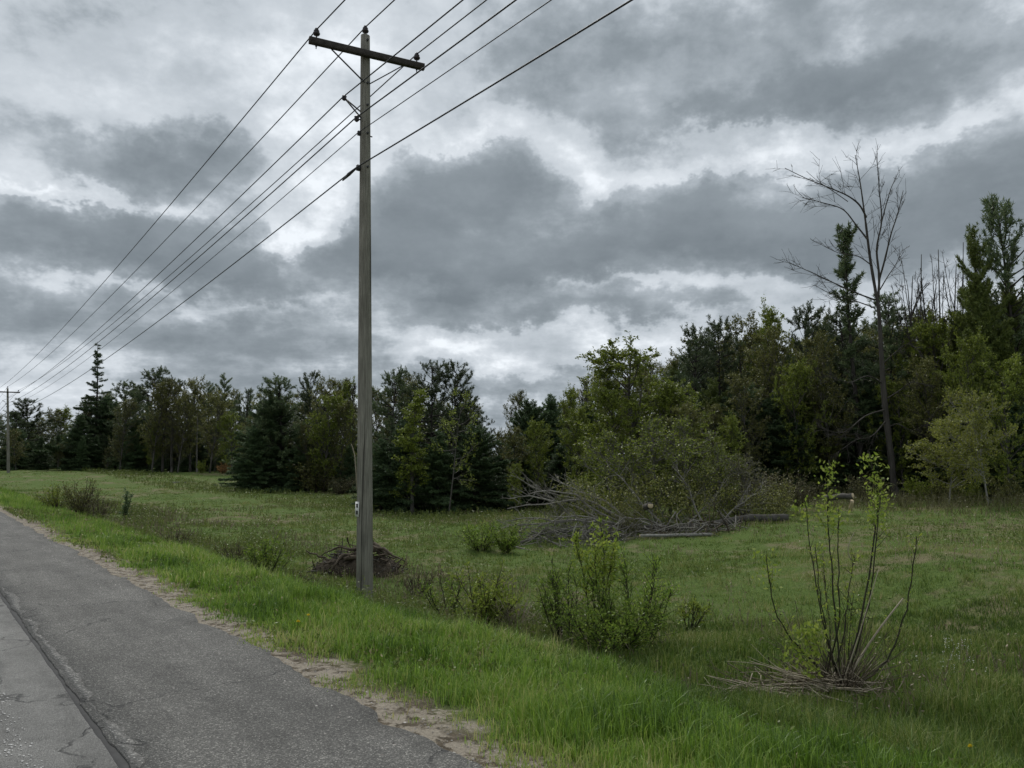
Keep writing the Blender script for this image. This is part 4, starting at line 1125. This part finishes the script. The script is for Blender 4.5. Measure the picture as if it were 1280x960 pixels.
shrub(705, 9.6, bush(103, 1.25, .55, 11, 16, .045, 7, .4, .35, .2), 'stem_dark', 'willow', 'willow_shrub', 'thin upright green shrub at the left of the low spreading willow')
shrub(607, 10.6, bush(104, .95, .6, 26, 16, .05, 7, .5, .2, .25), 'twig_red', 'budding', 'ditch_shrub', 'yellow-green shrub mixed with dead stalks left of the willow')
shrub(642, 10.4, bush(105, .62, .4, 60, 3, .03, 0, .4, .3, .2, .0, .004), 'drystick', 'budding', 'dry_stalk_clump', 'clump of upright tan dead stalks left of the willow')
shrub(560, 11.4, bush(106, .85, .4, 10, 10, .045, 5, .45, .3), 'stem_dark', 'willow', 'ditch_shrub', 'sparse green shrub right of the near pole foot')
shrub(333, 15.4, bush(107, .95, .65, 22, 14, .06, 6, .45, .15), 'stem_dark', 'willow', 'ditch_shrub', 'green shrub in the ditch left of the near pole')
shrub(290, 16.5, bush(108, .6, .5, 24, 8, .04, 2, .45, .2), 'twig_red', 'brownleaf', 'ditch_shrub', 'reddish twiggy weeds left of the green ditch shrub')
shrub(432, 13.2, bush(109, .55, .35, 16, 12, .05, 5, .5, .15), 'stem_dark', 'willow', 'ditch_shrub', 'leafy weeds around the foot of the near pole')
shrub(375, 14.6, bush(110, .45, .5, 26, 8, .04, 2, .45, .2), 'twig_red', 'brownleaf', 'ditch_shrub', 'brown twiggy weeds just left of the near pole foot')
shrub(98, 27.5, bush(111, 1.55, 1.0, 40, 14, .06, 3, .5, .15), 'twig_red', 'olive', 'ditch_shrub', 'large twiggy olive shrub in the ditch at the far left')
shrub(70, 28.5, bush(112, 1.1, .8, 26, 12, .06, 4, .5, .2), 'twig_red', 'lush', 'ditch_shrub', 'low yellowish shrub left of the large twiggy olive shrub')
shrub(122, 27, bush(113, 1.2, .7, 26, 12, .05, 2, .5, .2), 'twig_red', 'brownleaf', 'ditch_shrub', 'brownish twiggy shrub right of the large twiggy olive shrub')
shrub(156, 29.5, bush(114, 1.35, .22, 8, 14, .07, 9, .5, .1, .1, .05, .012, .2), 'stem_dark', 'spruce', 'young_conifer', 'narrow dark upright plant alone in the far left field')
shrub(600, 20.6, bush(115, .9, .8, 26, 14, .06, 6, .5, .1), 'twig_red', 'willow', 'ditch_shrub', 'low leafy shrub left of the fallen limbs')
shrub(632, 20.2, bush(116, .8, .55, 18, 14, .06, 7, .5, .1), 'twig_red', 'willow', 'ditch_shrub', 'small green shrub in front of the fallen limb tips')
shrub(862, 10.8, bush(117, .55, .4, 9, 8, .05, 5, .5, .45), 'stem_dark', 'budding', 'ditch_shrub', 'small yellow-green sprig right of the willow shrub')
shrub(222, 21.5, bush(118, .55, .6, 26, 8, .05, 2, .5, .2), 'twig_red', 'brownleaf', 'ditch_shrub', 'low reddish weeds in the far left ditch')
shrub(520, 14.8, bush(121, .5, .45, 18, 8, .04, 3, .5, .2), 'twig_red', 'brownleaf', 'ditch_shrub', 'low brown weeds right of the root heap')

# the cut-back clump of shoots in the right foreground
cb = on(1050, 7.25); Yc = 7.25
co = empty('shoot_clump', cb)
cr_ = np.random.default_rng(131)
shoots = [ # points, radius, dY, leaf band start, leaves
 ([(1040, 868), (1018, 828), (985, 795), (966, 760), (957, 694)], .012, -.3, .85, 60),
 ([(1046, 868), (1033, 800), (1018, 720), (1010, 670), (1007, 628)], .010, .2, .85, 50),
 ([(1048, 868), (1036, 810), (1024, 740), (1020, 684)], .010, -.2, .95, 10),
 ([(1050, 868), (1045, 790), (1040, 710), (1034, 655), (1037, 575)], .012, .3, .70, 190),
 ([(1052, 868), (1050, 780), (1047, 700), (1048, 636)], .011, -.1, .9, 30),
 ([(1054, 868), (1057, 790), (1060, 740), (1069, 690)], .010, .25, .95, 12),
 ([(1058, 868), (1072, 800), (1086, 720), (1094, 660), (1099, 615), (1086, 566)], .014, .1, .62, 220),
 ([(1060, 868), (1076, 795), (1090, 730), (1097, 660), (1101, 622)], .011, -.15, .8, 50),
 ([(1064, 868), (1100, 838), (1122, 800), (1138, 740), (1146, 671)], .013, -.2, 1.0, 4),
 ([(1045, 868), (1040, 800), (1032, 745), (1030, 700)], .008, .4, .9, 16),
 ([(1056, 868), (1062, 800), (1066, 740)], .007, -.3, 1, 0),
]
lf = MB(); side_tw = MB()
for (pts, rad, dY, band, nl) in shoots:
    P = np.array([at(x, y, Yc + dY * i / (len(pts) - 1)) for i, (x, y) in enumerate(pts)]) - cb
    P[0] += np.array([cr_.uniform(-.13, .13), cr_.uniform(-.13, .13), 0]); P[0, 2] = -.04
    f = np.linspace(0, 1, 16); Ci = along(P, f)
    for _ in range(2): Ci[1:-1] = (Ci[:-2] + 2 * Ci[1:-1] + Ci[2:]) / 4
    MB().tube(Ci + cr_.normal(size=Ci.shape) * .005, np.linspace(rad, rad * .4, 16) * .82, 7).build('shoot', M['stem_dark'], co, True)
    if nl:
        q = along(Ci, cr_.uniform(band, 1, nl)); lf.leaves(q + cr_.normal(size=(nl, 3)) * np.array([.055, .055, .04]), cr_.normal(size=(nl, 3)) + UP * .3, cr_.uniform(.03, .065, nl), cr_.uniform(.014, .03, nl), cr_)
    for _ in range(9):
        g = cr_.uniform(.3, .98); d2 = unit(along(np.gradient(Ci, axis=0), g)) + cr_.normal(size=3) * .45
        Q2 = curve(along(Ci, g), d2, cr_.uniform(.06, .28), 4, .08, .05, cr_)
        side_tw.tube(Q2, np.linspace(.003, .0012, 4), 4, False)
        k_ = int(cr_.integers(1, 6)); lf.leaves(along(Q2, cr_.uniform(.3, 1, k_)), cr_.normal(size=(k_, 3)) + UP * .3, cr_.uniform(.02, .05, k_), cr_.uniform(.01, .022, k_), cr_)
    nb_ = 26; q = along(Ci, cr_.uniform(.25, 1, nb_)); lf.leaves(q + cr_.normal(size=(nb_, 3)) * .012, cr_.normal(size=(nb_, 3)) + UP * .6, cr_.uniform(.02, .045, nb_), cr_.uniform(.01, .02, nb_), cr_)
for _ in range(12):
    c = at(cr_.uniform(985, 1025), cr_.uniform(790, 850), Yc - .2) - cb
    lf.leaves(c + cr_.normal(size=(26, 3)) * .045, cr_.normal(size=(26, 3)), cr_.uniform(.04, .07, 26), cr_.uniform(.02, .03, 26), cr_)
lf.build('leaves', M['budding'], co)
tag(side_tw.build('side_twigs', M['twig_red'], co), kind='stuff')
for (x0, y0, x1, y1, rad) in [(1052, 862, 1129, 748, .012), (1049, 866, 1098, 712, .006), (996, 810, 978, 762, .006), (1030, 862, 1044, 840, .008), (1075, 860, 1090, 830, .006), (1098, 874, 1112, 842, .006), (1113, 876, 1131, 846, .006), (1008, 862, 1020, 892, .007), (1052, 866, 1040, 835, .008), (990, 850, 984, 826, .007), (1064, 700, 1068, 665, .005)]:
    a, b = at(x0, y0, Yc - .1) - cb, at(x1, y1, Yc - .15) - cb
    w = unit(b - a)
    Cp = a + (b - a) * np.linspace(0, 1, 7)[:, None] + np.sin(np.linspace(0, 3.1, 7))[:, None] * cr_.normal(size=3) * .02
    MB().tube(Cp, np.linspace(rad, rad * .5, 7), 6).build('dry_shoot', M['drystick'], co, True)
fn = MB()
for _ in range(170):
    a = cr_.uniform(0, 6.283); d = dirv(a, R(cr_.uniform(20, 80)))
    fn.tube(curve(np.array([math.cos(a) * .12 * cr_.random(), math.sin(a) * .12 * cr_.random(), -.02]), d, cr_.uniform(.12, .85), 5, .10, .02, cr_), np.linspace(.004, .0015, 5), 4, False)
tag(fn.build('thin_shoots', M['root'], co), kind='stuff')
fs_ = MB()
for _ in range(80):
    a = cr_.uniform(0, 6.283); d = dirv(a, R(cr_.uniform(25, 82)))
    fs_.tube(curve(np.array([cr_.normal() * .16, cr_.normal() * .12, -.02]), d, cr_.uniform(.08, .42), 5, .12, .0, cr_), np.linspace(.004, .0018, 5), 4, False)
tag(fs_.build('dry_straws', M['drystick'], co), kind='stuff')
tag(co, 'cut-back clump of tall dark shoots with leafy tips in the right foreground', 'shrub')
dp = stick_pile('dry_stalk_heap', on(975, 7.15) + UP * .07, .62, .18, .14, 190, .8, (.003, .008), ['drystick', 'drystick', 'root'], 95, 'flattened heap of dry tan stalks left of the cut-back clump', 'stalk heap', .12, (-1.6, .1, 0))
stick_pile('dry_stalk_heap', on(985, 7.6), .18, .14, .16, 50, .35, (.003, .006), ['root', 'twig_red'], 96, 'small brown tuft of dead stalks behind the flattened heap', 'stalk heap', .5)
stick_pile('stick_litter', on(770, 8.7), .5, .2, .10, 26, .5, (.003, .007), ['drystick', 'root'], 97, 'pale sticks littering the foot of the willow shrub', 'stick litter', .5)
stick_pile('stick_litter', on(830, 9.6), .25, .2, .12, 24, .4, (.003, .008), ['drystick', 'root'], 98, 'pale sticks in the grass right of the willow shrub', 'stick litter', .4)

# ------------------------------------------------------------------ grass
def grass(name, label, rings, smin, smax, mats, lushness, seed):
    r = np.random.default_rng(seed)
    mb = MB()
    for (Y0, Y1, per_m2, wid_, seg, hmul) in rings:
        area = (Y1 ** 2 - Y0 ** 2) * .5 * 1.62
        nt_ = int(area * per_m2 / 9)
        Yv = np.sqrt(r.uniform(Y0 ** 2, Y1 ** 2, nt_)); xv = r.uniform(-.84, .78, nt_) * Yv
        s, t = st(xv, Yv)
        keep = (s > smin) & (s < smax)
        pr_ = lushness(xv, Yv, s, t)
        keep &= r.random(nt_) < pr_[0]
        xv, Yv, hh = xv[keep], Yv[keep], pr_[1][keep] * hmul
        tuft = pr_[2][keep]
        nbl = 9; n_ = len(xv)
        if not n_: continue
        bx_ = np.repeat(xv, nbl) + r.normal(size=n_ * nbl) * .03 * (1 + Y0 / 18)
        by_ = np.repeat(Yv, nbl) + r.normal(size=n_ * nbl) * .03 * (1 + Y0 / 18)
        ss_, tt_ = st(bx_, by_)
        hh = np.repeat(hh * r.uniform(.65, 1.25, n_), nbl) * r.uniform(.45, 1.15, n_ * nbl)
        bz = ground(bx_, by_) - .008
        an = r.uniform(0, 6.283, n_ * nbl); ln_ = r.uniform(.08, .75, n_ * nbl) * hh
        B = np.stack([bx_, by_, bz], -1)
        out = np.stack([np.cos(an), np.sin(an), 0 * an], -1)
        wa = an + 1.57 + r.normal(size=an.shape) * .6
        Sd = np.stack([np.cos(wa), np.sin(wa), 0 * wa], -1) * (wid_ * r.uniform(.6, 1.3, an.shape))[:, None] / 2
        tip = B + out * ln_[:, None] + UP * (hh * np.sqrt(np.maximum(.08, 1 - (ln_ / hh) ** 2)))[:, None]
        tint = np.clip(np.repeat(tuft, nbl) * .6 + r.random(n_ * nbl) ** 1.3 * .75 - .15, 0, 1)
        m_ = n_ * nbl
        if seg == 1:
            mb.add(np.stack([B - Sd, B + Sd, tip], 1), t=np.arange(3 * m_).reshape(-1, 3), tint=np.repeat(tint, 3))
        else:
            m1 = B + out * (ln_ * .30)[:, None] + UP * (hh * .58)[:, None]
            V = np.stack([B - Sd, B + Sd, m1 + Sd * .85, m1 - Sd * .85, tip], 1)
            base = np.arange(m_)[:, None] * 5
            mb.add(V, q=base + np.array([0, 1, 2, 3]), t=base + np.array([3, 2, 4]), tint=np.repeat(tint, 5))
    o = mb.build(name, mats)
    return tag(o, label, 'grass', kind='stuff')
M['grass'] = leaf_mat('verge_grass_blades', [(.06, .12, .014), (.138, .248, .027), (.245, .365, .056), (.42, .41, .16)], .35, 0, .38, .45)
M['fieldgrass'] = leaf_mat('field_grass_blades', [(.042, .082, .011), (.105, .172, .027), (.195, .245, .053), (.38, .34, .17)], .3, 0, .5, .3)
def verge_l(x, y, s, t):
    n_ = fbm(x * 1.1, y * 1.1, 201); n2 = fbm(x * .5, y * .5, 205)
    edge = .06 * (s > 2.5) + smoothstep(2.56, 3.08, s + (fbm(x * 1.6, y * 1.6, 207) - .5) * 1.2)
    clump = fbm(x * 2.6, y * 2.6, 209, 3)
    h = .05 + .20 * smoothstep(2.5, 3.4, s) * np.clip(n_ * 1.1 + (clump - .5) * 1.5, .12, 1.3)
    return edge * (1.0), h, np.clip(.40 + (n_ - .5) * 1.2 + (clump - .5) * -1.2 + (n2 - .5) * 1.0 + .5 * smoothstep(3.3, 2.5, s), 0, 1)
def field_l(x, y, s, t):
    n_ = fbm(x * .8, y * .8, 211); n2 = fbm(x * .22 + 3, y * .22, 215)
    clump = fbm(x * 1.9, y * 1.9, 219, 3)
    near = smoothstep(13, 7, y)
    h = .04 + .17 * n_ ** 1.4 * np.clip(.5 + (clump - .4) * 2.2, .2, 1.6) + .06 * smoothstep(9, 5.5, s) + .03 * near
    cx_, cy_ = on(1035, 7.1)[:2]; tramp = np.exp(-(((x - cx_) / .75) ** 2 + ((y - cy_) / .42) ** 2) ** 2)
    h = h * (1 - .65 * tramp)
    dryness = smoothstep(.47, .60, n2 * .6 + n_ * .4) * smoothstep(8, 15, y)

    return 1 - .6 * dryness, h, np.clip(.30 + (n_ - .5) * 1.1 + (clump - .5) * .9 + .6 * dryness - .10 * near, 0, 1)
grass('verge_grass', 'lush bright green grass along the roadside verge', [(2.4, 6, 4200, .0055, 2, 1), (6, 10, 2800, .0075, 2, 1), (10, 17, 1200, .011, 2, 1), (17, 32, 420, .016, 1, 1), (32, 70, 90, .03, 1, 1)], 2.4, 5.7, M['grass'], verge_l, 301)
grass('field_grass', 'short dull green grass covering the field', [(3, 7, 3600, .0055, 2, 1.3), (7, 11, 2600, .0075, 2, 1.15), (11, 17, 900, .010, 1, 1), (17, 30, 280, .016, 1, 1.0), (30, 55, 80, .024, 1, 1.0), (55, 110, 22, .04, 1, 1.1)], 5.0, 44, M['fieldgrass'], field_l, 302)

# rough weeds and last year's stalks along the ditch and in patches of the field
M['weedgreen'] = leaf_mat('weed_leaves', [(.065, .095, .02), (.12, .16, .036), (.19, .22, .06)], .3, 0, .45, .3)
def weeds(name, label, n_, smin, smax, tmin, tmax, h0, h1, leafy, mats, seed, thr=.5):
    r = np.random.default_rng(seed); mb = MB()
    s_ = r.uniform(smin, smax, n_ * 4); t_ = tmin + (tmax - tmin) * r.random(n_ * 4) ** 1.3
    x, y = xy(s_, t_)
    k = (fbm(x * .55, y * .55, seed) > thr) & (y > 3) & (np.abs(x) < .85 * y)
    x, y = x[k][:n_], y[k][:n_]; m_ = len(x)
    z = ground(x, y) - .01
    h = r.uniform(h0, h1, m_) * (.6 + .8 * fbm(x * 1.3, y * 1.3, seed + 1))
    B = np.stack([x, y, z], -1); lean_ = r.normal(size=(m_, 3)) * .28; lean_[:, 2] = 1
    tip = B + unit(lean_) * h[:, None]
    w = .003 + .00035 * np.hypot(x, y)
    an = r.uniform(0, 3.14, m_); Sd = np.stack([np.cos(an), np.sin(an), 0 * an], -1) * w[:, None]
    mb.add(np.stack([B - Sd, B + Sd, tip], 1), t=np.arange(3 * m_).reshape(-1, 3), tint=np.repeat(r.random(m_) * .5 + .4, 3))
    for q in range(leafy):
        f = r.uniform(.3, 1, m_)[:, None]
        sz = r.uniform(.014, .034, m_) * (1 + np.hypot(x, y) / 25)
        mb.leaves(B + (tip - B) * f, r.normal(size=(m_, 3)) + UP * .4, sz, sz * .5, r)
    return tag(mb.build(name, mats), label, 'weeds', kind='stuff')
weeds('ditch_weeds', 'rough green weeds growing along the ditch below the verge', 5600, 5.0, 8.4, 7, 44, .12, .42, 7, M['weedgreen'], 511, .47)
weeds('dead_stalks', 'brown dead stalks standing among the ditch weeds', 4200, 5.2, 9.5, 3, 42, .12, .40, 1, leaf_mat('dead_stalk', [(.09, .07, .045), (.16, .13, .085), (.24, .20, .14)], .1, 0), 512, .5)
weeds('field_weeds_scatter', 'patches of dull weeds scattered over the field', 9000, 8, 30, -14, 42, .08, .30, 5, M['weedgreen'], 513, .50)
weeds('field_straws', 'patches of tan dead straw in the field', 6000, 8, 30, -14, 40, .05, .22, 1, leaf_mat('field_straw', [(.16, .12, .075), (.26, .21, .14), (.36, .30, .21)], .1, 0), 517, .56)

weeds('wood_edge_weeds', 'rough weeds along the foot of the left woods', 3600, 15.5, 20.5, 24, 100, .12, .42, 5, M['weedgreen'], 514, .40)
weeds('wood_edge_stalks', 'grey dead stalks along the foot of the right woods', 3600, 26, 36, -12, 26, .2, .7, 4, M['brownleaf'], 515, .40)
weeds('verge_weeds', 'dead straws and broad weeds mixed into the verge grass', 700, 2.6, 5.2, 2, 30, .05, .20, 3, leaf_mat('verge_weed', [(.10, .12, .03), (.22, .20, .09), (.36, .31, .18)], .3, 0), 516, .45)
weeds('verge_clover', 'low broad-leaved weeds mixed into the verge grass', 1500, 2.6, 5.2, 2, 30, .04, .13, 8, M['weedgreen'], 518, .5)

# pebbles and crumbs on the sandy edge
def pebbles():
    r = np.random.default_rng(400); mb = MB()
    n_ = 2600
    s = 2.52 + r.normal(size=n_) * .22; t = r.uniform(1, 26, n_) ** 1.0
    for a, b in zip(s, t):
        if a < 2.0: continue
        x, y = xy(a, b); z = max(float(ground(x, y)), 0.0 if a < 2.3 else -9)
        q = r.uniform(.003, .011)
        V = np.array([(1, 0, 0), (0, 1, 0), (-1, 0, 0), (0, -1, 0), (0, 0, .7)]) * q * r.uniform(.6, 1.3, (5, 1))
        mb.add(V + np.array([x, y, z + .001]), t=[(0, 1, 4), (1, 2, 4), (2, 3, 4), (3, 0, 4)], tint=r.random())
    m, nt, b_ = mat('loose_gravel')
    nt.links.new(ramp(nt, attr(nt, 'tint'), [(0, (.06, .055, .05)), (.6, (.2, .185, .165)), (1, (.42, .40, .37))]), b_.inputs['Base Color'])
    b_.inputs['Roughness'].default_value = .85
    return tag(mb.build('loose_gravel', m), 'loose grit scattered along the sandy road edge', 'gravel', kind='stuff')
pebbles()

# a few flowers
M['yellow'] = plain('dandelion_yellow', (.75, .58, .03), .7, 0, .1)
M['petal'] = plain('white_petals', (.62, .62, .58), .7, 0, .1)
def dandelion(px, Y, label):
    b = on(px, Y); o = empty('dandelion', b)
    h = .20
    MB().tube([(0, 0, 0), (.01, 0, h * .5), (.012, .005, h)], .0022, 5).build('stem', M['willow'], o)
    mb = MB(); r = np.random.default_rng(int(px))
    for k in range(46):
        a = r.uniform(0, 6.283); e = r.uniform(.1, 1.4); d = dirv(a, e)
        mb.leaves(np.array([[.012, .005, h]]), d[None], .02, .007, r)
    mb.build('flower_head', M['yellow'], o)
    return tag(o, label, 'flower', 'dandelions in the verge')
dandelion(370, 6.9, 'yellow dandelion near the sandy road edge')
dandelion(383, 7.3, 'yellow dandelion set back in the verge grass')
dandelion(1214, 4.9, 'yellow dandelion in the lower right corner grass')
wf = MB(); r = np.random.default_rng(410)
for k in range(60):
    b = on(1195 + r.normal() * 17, 8.6 + r.normal() * .35)
    for q in range(5):
        wf.leaves((b + np.array([0, 0, r.uniform(.10, .15)]))[None], dirv(q * 1.257, .3)[None], .011, .008, r)
tag(wf.build('white_wildflowers', M['petal']), 'scatter of tiny white flowers in the grass at the right', 'flowers', kind='stuff')
